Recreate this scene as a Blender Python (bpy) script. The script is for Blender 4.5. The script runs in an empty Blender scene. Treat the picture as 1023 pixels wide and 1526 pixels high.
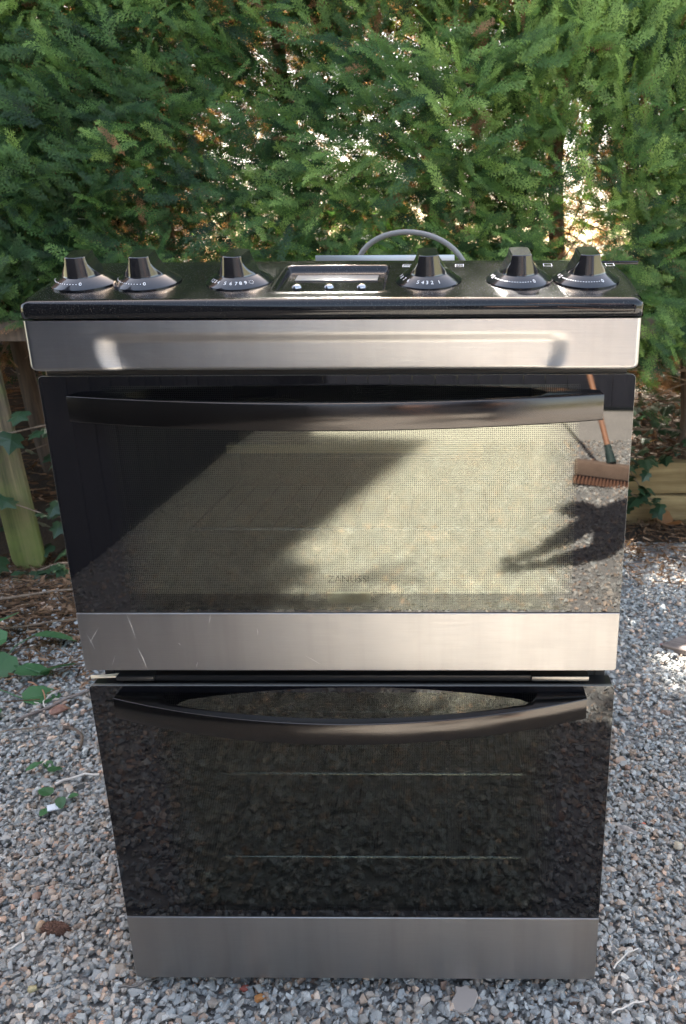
import bpy, bmesh, math, random
import numpy as np
from mathutils import Vector, Matrix, Euler
random.seed(7); rng = np.random.default_rng(7)
S = bpy.context.scene
COL = S.collection
PI = math.pi

# ------------------------------------------------------------------ camera
cam_d = bpy.data.cameras.new('camera'); cam = bpy.data.objects.new('camera', cam_d); COL.objects.link(cam)
cam_d.sensor_fit = 'VERTICAL'; cam_d.sensor_height = 36; cam_d.lens = 1146/1526*36
cam_d.shift_x = -155.5/1526; cam_d.clip_start = 0.02; cam_d.clip_end = 600
_r = Vector((0.99993232, 0.01034624, -0.00532123)); _u = Vector((0.00192737, 0.303741, 0.95275269)); _f = Vector((-0.01147368, 0.95269846, -0.3037005))
M3 = Matrix((_r, _u, -_f)).transposed()
cam.matrix_world = Matrix.Translation((0.12, -0.769, 0.912)) @ M3.to_4x4()
cam_d.dof.use_dof = True; cam_d.dof.focus_distance = 0.86; cam_d.dof.aperture_fstop = 14.0
S.camera = cam

# ------------------------------------------------------------------ light
SUN = Vector((-0.13, 0.575, 0.808)).normalized()
W = bpy.data.worlds.new('World'); S.world = W; W.use_nodes = True
wn = W.node_tree.nodes; wl = W.node_tree.links
sky = wn.new('ShaderNodeTexSky'); sky.sky_type = 'NISHITA'; sky.sun_disc = False
sky.sun_elevation = math.asin(SUN.z); sky.sun_rotation = math.atan2(SUN.x, SUN.y)
sky.altitude = 50; sky.air_density = 1.0; sky.dust_density = 2.5; sky.ozone_density = 1.0
wn['Background'].inputs['Strength'].default_value = 0.085
tint = wn.new('ShaderNodeMix'); tint.data_type = 'RGBA'; tint.blend_type = 'MULTIPLY'; tint.inputs[0].default_value = 1; tint.inputs[7].default_value = (1.0, .85, .69, 1)
wl.new(sky.outputs[0], tint.inputs[6]); wl.new(tint.outputs[2], wn['Background'].inputs['Color'])
sun_d = bpy.data.lights.new('sun', 'SUN'); sun_d.energy = 4.6; sun_d.angle = math.radians(0.6); sun_d.color = (1.0, 0.935, 0.85)
sun = bpy.data.objects.new('sun', sun_d); COL.objects.link(sun); sun.rotation_euler = SUN.to_track_quat('Z', 'Y').to_euler()
S.view_settings.view_transform = 'Standard'; S.view_settings.look = 'None'; S.view_settings.gamma = 1
S.view_settings.use_curve_mapping = False; S.view_settings.exposure = 3.8
S.render.engine = 'CYCLES'
S.cycles.max_bounces = 8; S.cycles.transparent_max_bounces = 16; S.cycles.sample_clamp_indirect = 6

# ------------------------------------------------------------------ helpers
def tag(o, label=None, cat=None, group=None, kind=None):
    if label: o['label'] = label
    if cat: o['category'] = cat
    if group: o['group'] = group
    if kind: o['kind'] = kind
    return o
def link(name, me, m=None, parent=None, loc=None, rot=None):
    o = bpy.data.objects.new(name, me); COL.objects.link(o)
    if m is not None and not me.materials: me.materials.append(m)
    if parent: o.parent = parent
    if loc is not None: o.location = loc
    if rot is not None: o.rotation_euler = rot
    return o
def empty(name, loc=(0, 0, 0), rot=(0, 0, 0)):
    o = bpy.data.objects.new(name, None); COL.objects.link(o); o.location = loc; o.rotation_euler = rot; o.empty_display_size = .05
    return o
def bm_me(bm, name='m', smooth=False, angle=None):
    bmesh.ops.recalc_face_normals(bm, faces=bm.faces[:])
    me = bpy.data.meshes.new(name); bm.to_mesh(me); bm.free()
    if smooth:
        me.shade_smooth()
        if angle: me.set_sharp_from_angle(angle=math.radians(angle))
    return me
def box_bm(bm, x0, x1, y0, y1, z0, z1, bev=0, seg=2):
    r = bmesh.ops.create_cube(bm, size=1)
    vs = r['verts']
    for v in vs: v.co = Vector((x0+(v.co.x+.5)*(x1-x0), y0+(v.co.y+.5)*(y1-y0), z0+(v.co.z+.5)*(z1-z0)))
    if bev:
        es = {e for v in vs for e in v.link_edges}
        bmesh.ops.bevel(bm, geom=list(es), offset=bev, segments=seg, affect='EDGES', profile=.5)
def box(name, x0, x1, y0, y1, z0, z1, m, parent=None, bev=0, seg=2):
    bm = bmesh.new(); box_bm(bm, x0, x1, y0, y1, z0, z1, bev, seg)
    return link(name, bm_me(bm, name, bev > 0, 40), m, parent)
def np_me(name, V, F, m, attr=None, smooth=False):
    me = bpy.data.meshes.new(name); V = np.asarray(V, np.float32); F = np.asarray(F, np.int32)
    k = F.shape[1]; n = len(F)
    me.vertices.add(len(V)); me.vertices.foreach_set('co', V.ravel())
    me.loops.add(n*k); me.loops.foreach_set('vertex_index', F.ravel())
    me.polygons.add(n); me.polygons.foreach_set('loop_start', np.arange(0, n*k, k, dtype=np.int32))
    me.update(calc_edges=True)
    if attr is not None:
        for an, av in attr.items():
            a = me.attributes.new(an, 'FLOAT', 'POINT'); a.data.foreach_set('value', np.asarray(av, np.float32))
    if smooth: me.shade_smooth()
    else: me.shade_flat()
    if m is not None: me.materials.append(m)
    return me
def grid_me(name, P, m, closed=False, smooth=True, angle=40):
    """P: array (n, m, 3) -> quad grid"""
    n, k = P.shape[:2]; idx = np.arange(n*k).reshape(n, k)
    if closed: idx = np.concatenate([idx, idx[:, :1]], 1)
    F = np.stack([idx[:-1, :-1], idx[1:, :-1], idx[1:, 1:], idx[:-1, 1:]], -1).reshape(-1, 4)
    me = np_me(name, P.reshape(-1, 3), F, m, smooth=smooth)
    bm = bmesh.new(); bm.from_mesh(me); bmesh.ops.remove_doubles(bm, verts=bm.verts[:], dist=1e-6)
    bmesh.ops.recalc_face_normals(bm, faces=bm.faces[:]); bm.to_mesh(me); bm.free()
    if smooth:
        me.shade_smooth(); me.set_sharp_from_angle(angle=math.radians(angle))
    return me
def tube_me(pts, r, n=8, name='tube', m=None, cap=True):
    pts = [Vector(p) for p in pts]; rs = r if hasattr(r, '__len__') else [r]*len(pts)
    bm = bmesh.new(); rings = []; up = Vector((0, 0, 1)); prev = None
    for i, p in enumerate(pts):
        d = (pts[min(i+1, len(pts)-1)]-pts[max(i-1, 0)]).normalized()
        a = prev if prev is not None else (up if abs(d.z) < .9 else Vector((1, 0, 0)))
        a = (a-d*a.dot(d)).normalized(); b = d.cross(a); prev = a
        rings.append([bm.verts.new(p+(a*math.cos(t)+b*math.sin(t))*rs[i]) for t in [2*PI*k/n for k in range(n)]])
    for A, B in zip(rings, rings[1:]):
        for k in range(n): bm.faces.new((A[k], A[(k+1) % n], B[(k+1) % n], B[k]))
    if cap:
        bm.faces.new(rings[0][::-1]); bm.faces.new(rings[-1])
    me = bm_me(bm, name, n > 5, 50)
    if m: me.materials.append(m)
    return me
def lathe_me(prof, n=48, name='lathe', m=None, angle=35):
    P = np.array([[(r*math.cos(2*PI*k/n), r*math.sin(2*PI*k/n), z) for k in range(n)] for r, z in prof])
    return grid_me(name, P, m, closed=True, angle=angle)
def rrect_me(x0, x1, z0, z1, y0, y1, r=.006, seg=6, name='rr', bev=.0006, m=None, corners=(1, 1, 1, 1)):
    bm = bmesh.new(); pts = []
    for (cx, cz, a0, on) in ((x1-r, z1-r, 0, corners[0]), (x0+r, z1-r, 90, corners[1]), (x0+r, z0+r, 180, corners[2]), (x1-r, z0+r, 270, corners[3])):
        if on:
            for k in range(seg+1):
                a = math.radians(a0+90*k/seg); pts.append((cx+r*math.cos(a), cz+r*math.sin(a)))
        else:
            a = math.radians(a0+45); pts.append((cx+r*math.copysign(1, math.cos(a)), cz+r*math.copysign(1, math.sin(a))))
    f = bm.faces.new([bm.verts.new((x, y0, z)) for x, z in pts])
    ret = bmesh.ops.extrude_face_region(bm, geom=[f])
    for v in ret['geom']:
        if isinstance(v, bmesh.types.BMVert): v.co.y = y1
    if bev:
        bmesh.ops.bevel(bm, geom=[e for e in bm.edges if all(abs(v.co.y-y0) < 1e-7 for v in e.verts)], offset=bev, segments=1, affect='EDGES')
    me = bm_me(bm, name)
    if m: me.materials.append(m)
    return me

# ------------------------------------------------------------------ materials
def sstep(a, b, x):
    t = np.clip((x-a)/(b-a), 0, 1); return t*t*(3-2*t)
class NT:
    def __init__(s, name):
        s.m = bpy.data.materials.new(name); s.m.use_nodes = True; s.t = s.m.node_tree; s.n = s.t.nodes; s.l = s.t.links
        s.n.clear(); s.out = s.n.new('ShaderNodeOutputMaterial')
    def add(s, typ, **kw):
        n = s.n.new('ShaderNode'+typ)
        for k, v in kw.items(): setattr(n, k, v)
        return n
    def set(s, n, i, v):
        if isinstance(v, bpy.types.NodeSocket): s.l.new(v, n.inputs[i])
        elif v is not None: n.inputs[i].default_value = v
    def math(s, op, a, b=None, c=None, clamp=False):
        n = s.add('Math', operation=op, use_clamp=clamp); s.set(n, 0, a); s.set(n, 1, b); s.set(n, 2, c); return n.outputs[0]
    def obj(s): return s.add('TexCoord').outputs['Object']
    def mapping(s, v, scale=(1, 1, 1), loc=(0, 0, 0)):
        n = s.add('Mapping'); s.l.new(v, n.inputs[0]); n.inputs['Scale'].default_value = scale; n.inputs['Location'].default_value = loc; return n.outputs[0]
    def noise(s, v, scale=5, detail=4, rough=.55, out='Fac'):
        n = s.add('TexNoise'); s.l.new(v, n.inputs['Vector']); n.inputs['Scale'].default_value = scale; n.inputs['Detail'].default_value = detail
        n.inputs['Roughness'].default_value = rough; return n.outputs[out]
    def ramp(s, f, stops, interp='LINEAR'):
        n = s.add('ValToRGB'); s.l.new(f, n.inputs[0]); cr = n.color_ramp; cr.interpolation = interp
        while len(cr.elements) < len(stops): cr.elements.new(.5)
        for e, (p, c) in zip(cr.elements, stops):
            e.position = p; e.color = (*(c if hasattr(c, '__len__') else (c, c, c)), 1)
        return n.outputs[0]
    def mix(s, f, a, b, mode='MIX'):
        n = s.add('Mix', data_type='RGBA', blend_type=mode); s.set(n, 0, f)
        for i, v in ((6, a), (7, b)):
            if isinstance(v, tuple) and len(v) == 3: v = (*v, 1)
            s.set(n, i, v)
        return n.outputs[2]
    def bump(s, h, strength=.5, dist=.01, normal=None):
        n = s.add('Bump'); s.l.new(h, n.inputs['Height']); n.inputs['Strength'].default_value = strength; n.inputs['Distance'].default_value = dist
        if normal: s.l.new(normal, n.inputs['Normal'])
        return n.outputs[0]
    def prin(s, base=(.5, .5, .5), rough=.5, metal=0., normal=None, **kw):
        n = s.add('BsdfPrincipled')
        if isinstance(base, tuple): base = (*base[:3], 1)
        s.set(n, 'Base Color', base); s.set(n, 'Roughness', rough); s.set(n, 'Metallic', metal)
        if normal: s.l.new(normal, n.inputs['Normal'])
        for k, v in kw.items(): s.set(n, k.replace('_', ' '), v)
        return n.outputs[0]
    def done(s, sh): s.l.new(sh, s.out.inputs[0]); return s.m
def simple(name, base, rough=.5, metal=0., **kw):
    t = NT(name); return t.done(t.prin(base, rough, metal, **kw))

def brushed(name, base=(.44, .43, .415), rough=.30):
    t = NT(name); o = t.obj()
    n1 = t.noise(t.mapping(o, (22, 40, 1500)), 1, 4, .7)
    n2 = t.noise(o, 9, 4, .6)
    n3 = t.noise(t.mapping(o, (42, 1, 3)), 1, 3, .6)
    c = t.mix(t.math('MULTIPLY', n2, .30), (*base, 1), (base[0]*.62, base[1]*.62, base[2]*.63, 1))
    c = t.mix(t.math('MULTIPLY', t.ramp(n3, [(.45, 0), (.75, 1)]), .35), c, (.30, .285, .27, 1))
    c = t.mix(t.math('MULTIPLY', t.ramp(n1, [(.35, 0), (.65, 1)]), .22), c, (.30, .29, .28, 1))
    rg = t.math('ADD', t.math('MULTIPLY', n1, .10), rough-.05)
    rg = t.math('ADD', rg, t.math('MULTIPLY', t.ramp(n2, [(.4, 0), (.7, 1)]), .05))
    tg = t.add('CombineXYZ'); tg.inputs[2].default_value = 1
    return t.done(t.prin(c, rg, 1., t.bump(n1, .35, .0004), Anisotropic=.85, Tangent=tg.outputs[0]))
M_steel = brushed('brushed_steel')
M_black = simple('black_plastic', (.012, .012, .013), .35)
M_dark = simple('dark_gap', (.006, .006, .006), .6)
M_chrome = simple('chrome', (.75, .75, .74), .12, 1.)
M_white = simple('white_print', (.9, .9, .9), .6)
def m_enamel():
    t = NT('black_enamel'); o = t.obj()
    d = t.noise(o, 900, 2, .7); dd = t.ramp(d, [(.60, 0), (.72, 1)])
    big = t.ramp(t.noise(o, 14, 4, .6), [(.35, .25), (.75, 1)])
    sm = t.ramp(t.noise(t.mapping(o, (6, 30, 30)), 1, 4, .7), [(.4, .0), (.8, 1)])
    dust = t.math('MULTIPLY', dd, big)
    c = t.mix(t.math('MULTIPLY', dust, .5), (.005, .0055, .007), (.25, .23, .2))
    spz = t.add('SeparateXYZ'); t.l.new(o, spz.inputs[0]); up_ = t.math('GREATER_THAN', spz.outputs[2], .8832)
    dust = t.math('MULTIPLY', dust, up_); d = t.math('MULTIPLY', d, up_)
    r = t.math('ADD', .05, t.math('MULTIPLY', up_, t.math('ADD', .15, t.math('MULTIPLY', dust, .30))))
    return t.done(t.prin(c, r, 0, t.bump(d, .18, .0004), IOR=1.42, Coat_Weight=.2, Coat_Roughness=.03, Coat_IOR=1.3))
M_enamel = m_enamel()
def m_knob():
    t = NT('knob_plastic'); o = t.obj(); n = t.noise(o, 300, 3, .6)
    return t.done(t.prin((.010, .010, .012), t.math('ADD', .10, t.math('MULTIPLY', n, .10)), 0, IOR=1.65, Coat_Weight=.6, Coat_Roughness=.08))
M_knob = m_knob()
def m_dial():
    t = NT('dial_plastic'); o = t.obj(); n = t.noise(o, 260, 3, .6)
    return t.done(t.prin((.008, .009, .012), t.math('ADD', .10, t.math('MULTIPLY', n, .08)), 0, IOR=1.5, Coat_Weight=.5, Coat_IOR=1.5, Coat_Roughness=.1))
M_dial = m_dial()
def m_handle():
    t = NT('smoked_metal'); o = t.obj()
    n = t.noise(t.mapping(o, (5, 30, 900)), 1, 3, .6); sm = t.noise(o, 18, 4, .6)
    r = t.math('ADD', .15, t.math('MULTIPLY', t.ramp(sm, [(.4, 0), (.75, 1)]), .12))
    return t.done(t.prin((.060, .056, .053), r, .95, t.bump(n, .05, .0003)))
M_handle = m_handle()
P = 0.00205
def m_door_glass(name, x0, x1, z0, z1, zlow, refl=1.):
    """black glass door, screen-printed with a dot grid that closes up towards its edges"""
    t = NT(name); o = t.obj(); sp = t.add('SeparateXYZ'); t.l.new(o, sp.inputs[0]); x, z = sp.outputs[0], sp.outputs[2]
    ex = t.math('MINIMUM', t.math('SUBTRACT', x, x0), t.math('SUBTRACT', x1, x))
    ez = t.math('MINIMUM', t.math('SUBTRACT', z, z0), t.math('SUBTRACT', z1, z))
    fadex = t.math('DIVIDE', ex, .045, clamp=True)
    # half width of a dot: .26 of the pitch in the middle, growing to the edge
    half = t.math('SUBTRACT', .5, t.math('MULTIPLY', t.math('POWER', fadex, .7), .20))
    fx = t.math('ABSOLUTE', t.math('SUBTRACT', t.math('FRACT', t.math('DIVIDE', x, P)), .5))
    fz = t.math('ABSOLUTE', t.math('SUBTRACT', t.math('FRACT', t.math('DIVIDE', z, P)), .5))
    dot = t.math('MULTIPLY', t.math('LESS_THAN', fx, half), t.math('LESS_THAN', fz, t.math('MULTIPLY', half, 1.0)))
    inside = t.math('MULTIPLY', t.math('GREATER_THAN', ex, 0), t.math('GREATER_THAN', ez, 0))
    rx = t.math('LESS_THAN', t.math('ABSOLUTE', t.math('SUBTRACT', x, .0035)), .0235 if refl > 1 else -1); rz = t.math('LESS_THAN', t.math('ABSOLUTE', t.math('SUBTRACT', z, .5695)), .0068)
    dot = t.math('MULTIPLY', dot, t.math('SUBTRACT', 1, t.math('MULTIPLY', rx, rz)))
    clear = t.math('MULTIPLY', inside, t.math('SUBTRACT', 1, dot))
    # dust film and wiping marks
    sm = t.noise(t.mapping(o, (3, 3, 3)), 2.2, 5, .62); sm2 = t.noise(t.mapping(o, (4, 4, 30)), 3, 4, .6)
    sp2 = t.ramp(t.noise(o, 420, 2, .6), [(.70, 0), (.76, 1)])
    rough = t.math('ADD', .006, t.math('MULTIPLY', t.ramp(sm2, [(.45, 0), (.8, 1)]), .028))
    film = t.math('ADD', t.math('MULTIPLY', t.ramp(sm, [(.4, 0), (.8, 1)]), .004), t.math('MULTIPLY', sp2, .04))
    wav = t.bump(t.noise(o, 7, 1, .5), .05, .003)
    ink = t.prin((.006, .006, .0075), t.math('ADD', rough, .006), 0, wav, IOR=1.62)
    tr = t.add('BsdfTransparent'); tr.inputs[0].default_value = (.40, .43, .40, 1)
    gl = t.add('BsdfGlossy'); gl.inputs[0].default_value = (.94, 1.0, .80, 1); t.l.new(t.math('ADD', rough, .05), gl.inputs['Roughness']); t.l.new(wav, gl.inputs['Normal'])
    low = t.math('GREATER_THAN', z, zlow)
    cm = t.add('MixShader'); t.l.new(t.math('ADD', .06*refl, t.math('MULTIPLY', low, .08*refl)), cm.inputs[0]); t.l.new(tr.outputs[0], cm.inputs[1]); t.l.new(gl.outputs[0], cm.inputs[2])
    mx = t.add('MixShader'); t.l.new(clear, mx.inputs[0]); t.l.new(ink, mx.inputs[1]); t.l.new(cm.outputs[0], mx.inputs[2])
    df = t.add('BsdfDiffuse'); df.inputs[0].default_value = (.6, .56, .5, 1)
    m2 = t.add('MixShader'); t.l.new(film, m2.inputs[0]); t.l.new(mx.outputs[0], m2.inputs[1]); t.l.new(df.outputs[0], m2.inputs[2])
    return t.done(m2.outputs[0])
def m_inner():
    t = NT('inner_enamel'); o = t.obj()
    n = t.noise(o, 900, 2, .8); g = t.noise(o, 8, 4, .6)
    c = t.mix(t.ramp(n, [(.6, 0), (.7, 1)]), (.014, .016, .020), (.12, .13, .14))
    c = t.mix(t.math('MULTIPLY', g, .4), c, (.03, .025, .02))
    return t.done(t.prin(c, .3))
M_inner = m_inner()
def m_side():
    t = NT('side_panel_paint'); o = t.obj(); n = t.noise(o, 12, 5, .6)
    return t.done(t.prin(t.ramp(n, [(.3, (.035, .034, .033)), (.8, (.09, .08, .07))]), .45))
M_side = m_side()

def m_stone():
    t = NT('gravel_stone'); o = t.obj(); a = t.add('Attribute', attribute_name='tone').outputs['Fac']; b = t.add('Attribute', attribute_name='hue').outputs['Fac']
    c = t.ramp(a, [(0, (.17, .172, .17)), (.3, (.27, .272, .265)), (.6, (.385, .38, .365)), (.85, (.49, .475, .45)), (1, (.62, .59, .54))])
    w = t.ramp(b, [(0, (.30, .33, .345)), (.40, (.31, .325, .33)), (.65, (.32, .325, .32)), (.82, (.36, .325, .29)), (.93, (.44, .335, .26)), (1, (.42, .27, .20))])
    c = t.mix(1, c, t.mix(1, w, (3.35, 3.28, 3.2), 'MULTIPLY'), 'MULTIPLY')
    sp = t.noise(o, 620, 3, .75); sp3 = t.noise(o, 1500, 2, .6)
    c = t.mix(t.math('MULTIPLY', t.ramp(sp, [(.52, 0), (.66, 1)]), .5), c, (.50, .48, .45))
    c = t.mix(t.math('MULTIPLY', t.ramp(sp3, [(.30, 1), (.42, 0)]), .45), c, (.05, .05, .05))
    dust = t.ramp(t.noise(o, 2.5, 4, .6), [(.4, 0), (.7, 1)])
    c = t.mix(t.math('MULTIPLY', dust, .22), c, (.36, .31, .25))
    return t.done(t.prin(c, .8, 0, t.bump(t.noise(o, 480, 4, .7), .55, .0012), Specular_IOR_Level=.3))
M_stone = m_stone()
def m_soil(name, c0, c1, sc=8, bd=.012):
    t = NT(name); o = t.obj(); n = t.noise(o, sc, 8, .7); n2 = t.noise(o, sc*14, 5, .7)
    c = t.ramp(n, [(.3, c0), (.7, c1)]); c = t.mix(t.math('MULTIPLY', t.ramp(n2, [(.45, 0), (.7, 1)]), .5), c, (c1[0]*1.5, c1[1]*1.45, c1[2]*1.35))
    return t.done(t.prin(c, .95, 0, t.bump(n2, .7, bd)))
M_base = m_soil('gravel_bedding', (.17, .168, .16), (.30, .29, .275), 60, .002)
M_soil = m_soil('woodland_soil', (.022, .016, .011), (.065, .046, .030), 9)
M_ground = m_soil('meadow_ground', (.06, .07, .03), (.14, .13, .07), 2)
M_concrete = m_soil('concrete_path', (.26, .25, .23), (.36, .34, .31), 3)
def m_foliage(name, stops, trans=.35, rough=.5, spec=.35, inst=False):
    t = NT(name); a = t.add('Attribute', attribute_name='tone', attribute_type='INSTANCER' if inst else 'GEOMETRY').outputs['Fac']; o = t.add('NewGeometry').outputs['Position']
    if inst:
        tp = t.add('Attribute', attribute_name='tip').outputs['Fac']; a = t.math('ADD', a, t.math('MULTIPLY', t.math('MULTIPLY', tp, .38), t.math('GREATER_THAN', a, .2)), clamp=True)
    c = t.ramp(a, stops); n = t.noise(o, 60, 2, .5)
    c = t.mix(t.math('MULTIPLY', t.ramp(n, [(.35, 1), (.6, 0)]), .35), c, (.012, .02, .008))
    p = t.prin(c, rough, 0, Specular_IOR_Level=spec)
    tl = t.add('BsdfTranslucent'); t.l.new(t.mix(1, c, (1.5, 1.5, .9), 'MULTIPLY'), tl.inputs[0])
    mx = t.add('MixShader'); mx.inputs[0].default_value = trans; t.l.new(p, mx.inputs[1]); t.l.new(tl.outputs[0], mx.inputs[2])
    return t.done(mx.outputs[0])
M_hedge = m_foliage('conifer_foliage', [(0, (.20, .10, .05)), (.16, (.34, .19, .105)), (.20, (.010, .028, .012)), (.42, (.030, .076, .024)), (.68, (.090, .175, .042)), (1, (.27, .40, .10))], .33, .5, .3, inst=True)
M_litter = m_foliage('dead_leaf_litter', [(0, (.06, .035, .022)), (.4, (.15, .085, .05)), (.75, (.27, .16, .095)), (1, (.36, .24, .16))], .15, .8, .1)
def m_leaf(name, c0, c1, vein=(.2, .28, .12), trans=.25, rough=.38):
    t = NT(name); o = t.obj(); sp = t.add('SeparateXYZ'); t.l.new(o, sp.inputs[0])
    n = t.noise(o, 60, 3, .6); c = t.ramp(n, [(.3, c0), (.7, c1)])
    v = t.math('LESS_THAN', t.math('ABSOLUTE', sp.outputs[0]), .0009)
    c = t.mix(t.math('MULTIPLY', v, .6), c, vein)
    rnd = t.add('ObjectInfo').outputs['Random']; c = t.mix(t.math('MULTIPLY', rnd, .45), c, (c0[0]*.5, c0[1]*.55, c0[2]*.5))
    p = t.prin(c, rough); tl = t.add('BsdfTranslucent'); t.l.new(c, tl.inputs[0])
    mx = t.add('MixShader'); mx.inputs[0].default_value = trans; t.l.new(p, mx.inputs[1]); t.l.new(tl.outputs[0], mx.inputs[2])
    return t.done(mx.outputs[0])
M_ivy = m_leaf('ivy_leaf', (.022, .052, .026), (.050, .100, .042))
M_bramble = m_leaf('weed_leaf', (.06, .16, .065), (.10, .24, .09), (.12, .24, .1), .3, .5)
M_dry = m_leaf('dry_leaf', (.34, .15, .06), (.44, .22, .09), (.25, .12, .05), .3, .7)
def m_wood(name, c0, c1, moss=None, axis='z', mz=(0, .4)):
    t = NT(name); o = t.obj(); sc = {'z': (45, 45, 2.2), 'x': (2.2, 45, 45)}[axis]
    g = t.noise(t.mapping(o, sc), 1, 6, .65); b = t.noise(o, 6, 5, .6)
    c = t.ramp(g, [(.38, c0), (.62, c1)]); c = t.mix(t.math('MULTIPLY', t.ramp(b, [(.45, 0), (.75, 1)]), .5), c, (c0[0]*.6, c0[1]*.6, c0[2]*.55))
    if moss:
        sp = t.add('SeparateXYZ'); t.l.new(o, sp.inputs[0])
        mr = t.add('MapRange'); t.l.new(sp.outputs[2], mr.inputs[0]); mr.inputs[1].default_value = mz[1]; mr.inputs[2].default_value = mz[0]
        f = t.math('MULTIPLY', mr.outputs[0], t.ramp(t.noise(o, 9, 6, .65), [(.25, .35), (.6, 1)]))
        c = t.mix(f, c, moss)
        c = t.mix(t.math('MULTIPLY', t.ramp(t.noise(o, 22, 4, .6), [(.45, 0), (.65, 1)]), .35), c, (moss[0]*.7, moss[1]*.75, moss[2]*.7))
    return t.done(t.prin(c, .85, 0, t.bump(g, .5, .004)))
M_picket = m_wood('mossy_picket_wood', (.035, .026, .015), (.19, .135, .075), (.12, .15, .025), 'z', (-.02, .42))
M_sleeper = m_wood('sleeper_wood', (.22, .145, .06), (.36, .26, .12), None, 'x')
M_bark = m_wood('bark', (.07, .05, .038), (.17, .12, .085))
M_twig = m_wood('twig_wood', (.14, .095, .065), (.27, .20, .14))
M_oldwood = m_wood('weathered_wood', (.14, .11, .095), (.30, .25, .22), None, 'x')

# ================================================================== setting
def sheet(name, x0, x1, y0, y1, z, m, nx=1, ny=1, f=None):
    X, Y = np.meshgrid(np.linspace(x0, x1, nx+1), np.linspace(y0, y1, ny+1), indexing='ij')
    Z = np.full_like(X, z) if f is None else f(X, Y)
    return tag(link(name, grid_me(name, np.stack([X, Y, Z], -1), m)), kind='structure')
sheet('ground', -250, 250, -250, 250, -.03, M_ground)
sheet('gravel_bed', -6, 6, -3.35, 1.75, -.0035, M_base)
sheet('concrete_path', -6, 6, -4.3, -3.35, -.004, M_concrete)
sheet('bare_soil', -5, -.42, .98, 1.36, .001, M_soil)
def bank_h(X, Y):
    right = np.clip((X-.2)/.4, 0, 1)
    h = .235*right*np.clip((Y-1.97)/.03, 0, 1)+.30*np.clip((Y-2.05)/.8, 0, 1)
    h2 = .30*(1-right)*np.clip((Y-1.55)/.7, 0, 1)
    return -.006+h+h2+.02*np.sin(X*7+Y*5)*np.sin(X*3.1-Y*9)*np.clip((Y-2)/.2, 0, 1)
sheet('soil_bank', -5, 5, 1.35, 5.0, 0, M_soil, 160, 90, bank_h)

# gravel: real stones
def stone_templates(n, npts=11, seed=1):
    out = []; r = random.Random(seed)
    for k in range(n):
        bm = bmesh.new()
        for i in range(npts):
            v = Vector((r.gauss(0, 1), r.gauss(0, 1), r.gauss(0, 1))).normalized()*r.uniform(.82, 1.1)
            bm.verts.new((v.x*.5, v.y*.5*r.uniform(.9, 1), v.z*.5))
        res = bmesh.ops.convex_hull(bm, input=bm.verts[:])
        bmesh.ops.delete(bm, geom=list({g for g in res['geom_interior'] if isinstance(g, bmesh.types.BMVert)}), context='VERTS')
        bmesh.ops.triangulate(bm, faces=bm.faces[:]); bmesh.ops.recalc_face_normals(bm, faces=bm.faces[:])
        bm.verts.index_update()
        out.append((np.array([v.co[:] for v in bm.verts]), np.array([[v.index for v in f.verts] for f in bm.faces]))); bm.free()
    return out
def rot_mats(a, b, c):
    ca, sa, cb, sb, cc, sc = np.cos(a), np.sin(a), np.cos(b), np.sin(b), np.cos(c), np.sin(c)
    o = np.zeros_like(a); l = np.ones_like(a)
    Rz = np.stack([np.stack([ca, -sa, o], -1), np.stack([sa, ca, o], -1), np.stack([o, o, l], -1)], -2)
    Rx = np.stack([np.stack([l, o, o], -1), np.stack([o, cb, -sb], -1), np.stack([o, sb, cb], -1)], -2)
    Rz2 = np.stack([np.stack([cc, -sc, o], -1), np.stack([sc, cc, o], -1), np.stack([o, o, l], -1)], -2)
    return Rz @ Rx @ Rz2
def scatter(templates, pos, R, scale, attrs):
    """place template k at each point; scale (n,3) in template space"""
    n = len(pos); ids = rng.integers(0, len(templates), n); Vs = []; Fs = []; A = {k: [] for k in attrs}; off = 0
    for k, (tv, tf) in enumerate(templates):
        s = np.where(ids == k)[0]
        if not len(s): continue
        v = tv[None]*scale[s][:, None]; v = np.einsum('nij,nkj->nki', R[s], v)+pos[s][:, None]
        Vs.append(v.reshape(-1, 3)); Fs.append((tf[None]+(off+np.arange(len(s))*len(tv))[:, None, None]).reshape(-1, 3)); off += len(s)*len(tv)
        for a in attrs: A[a].append(np.repeat(attrs[a][s], len(tv)))
    return np.concatenate(Vs), np.concatenate(Fs), {a: np.concatenate(A[a]) for a in A}
def gravel(n, x0, x1, y0, y1, size, keep=None, tmpl=None, zj=.006):
    p = np.stack([rng.uniform(x0, x1, n), rng.uniform(y0, y1, n)], 1)
    if keep is not None: p = p[keep(p[:, 0], p[:, 1])]
    n = len(p); sz = size*np.exp(rng.normal(0, .27, n)); sz = np.clip(sz, size*.5, size*2.1)
    sc = np.stack([sz*rng.uniform(1, 1.5, n), sz, sz*rng.uniform(.55, .95, n)], 1)
    R = rot_mats(rng.uniform(0, 6.28, n), rng.normal(0, .55, n), rng.uniform(0, 6.28, n))
    z = rng.uniform(-.004, zj, n)-.1*sz
    tone = np.clip(rng.normal(.5, .24, n), 0, 1); hue = rng.uniform(0, 1, n)
    return scatter(tmpl, np.stack([p[:, 0], p[:, 1], z], 1), R, sc, {'tone': tone, 'hue': hue})
T1 = stone_templates(40, 13); T2 = stone_templates(12, 7, 5)
def in_view(X, Y):
    l = (X-.12)/(Y+.769+1e-3); return (l > -.95) & (l < .5)
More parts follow.
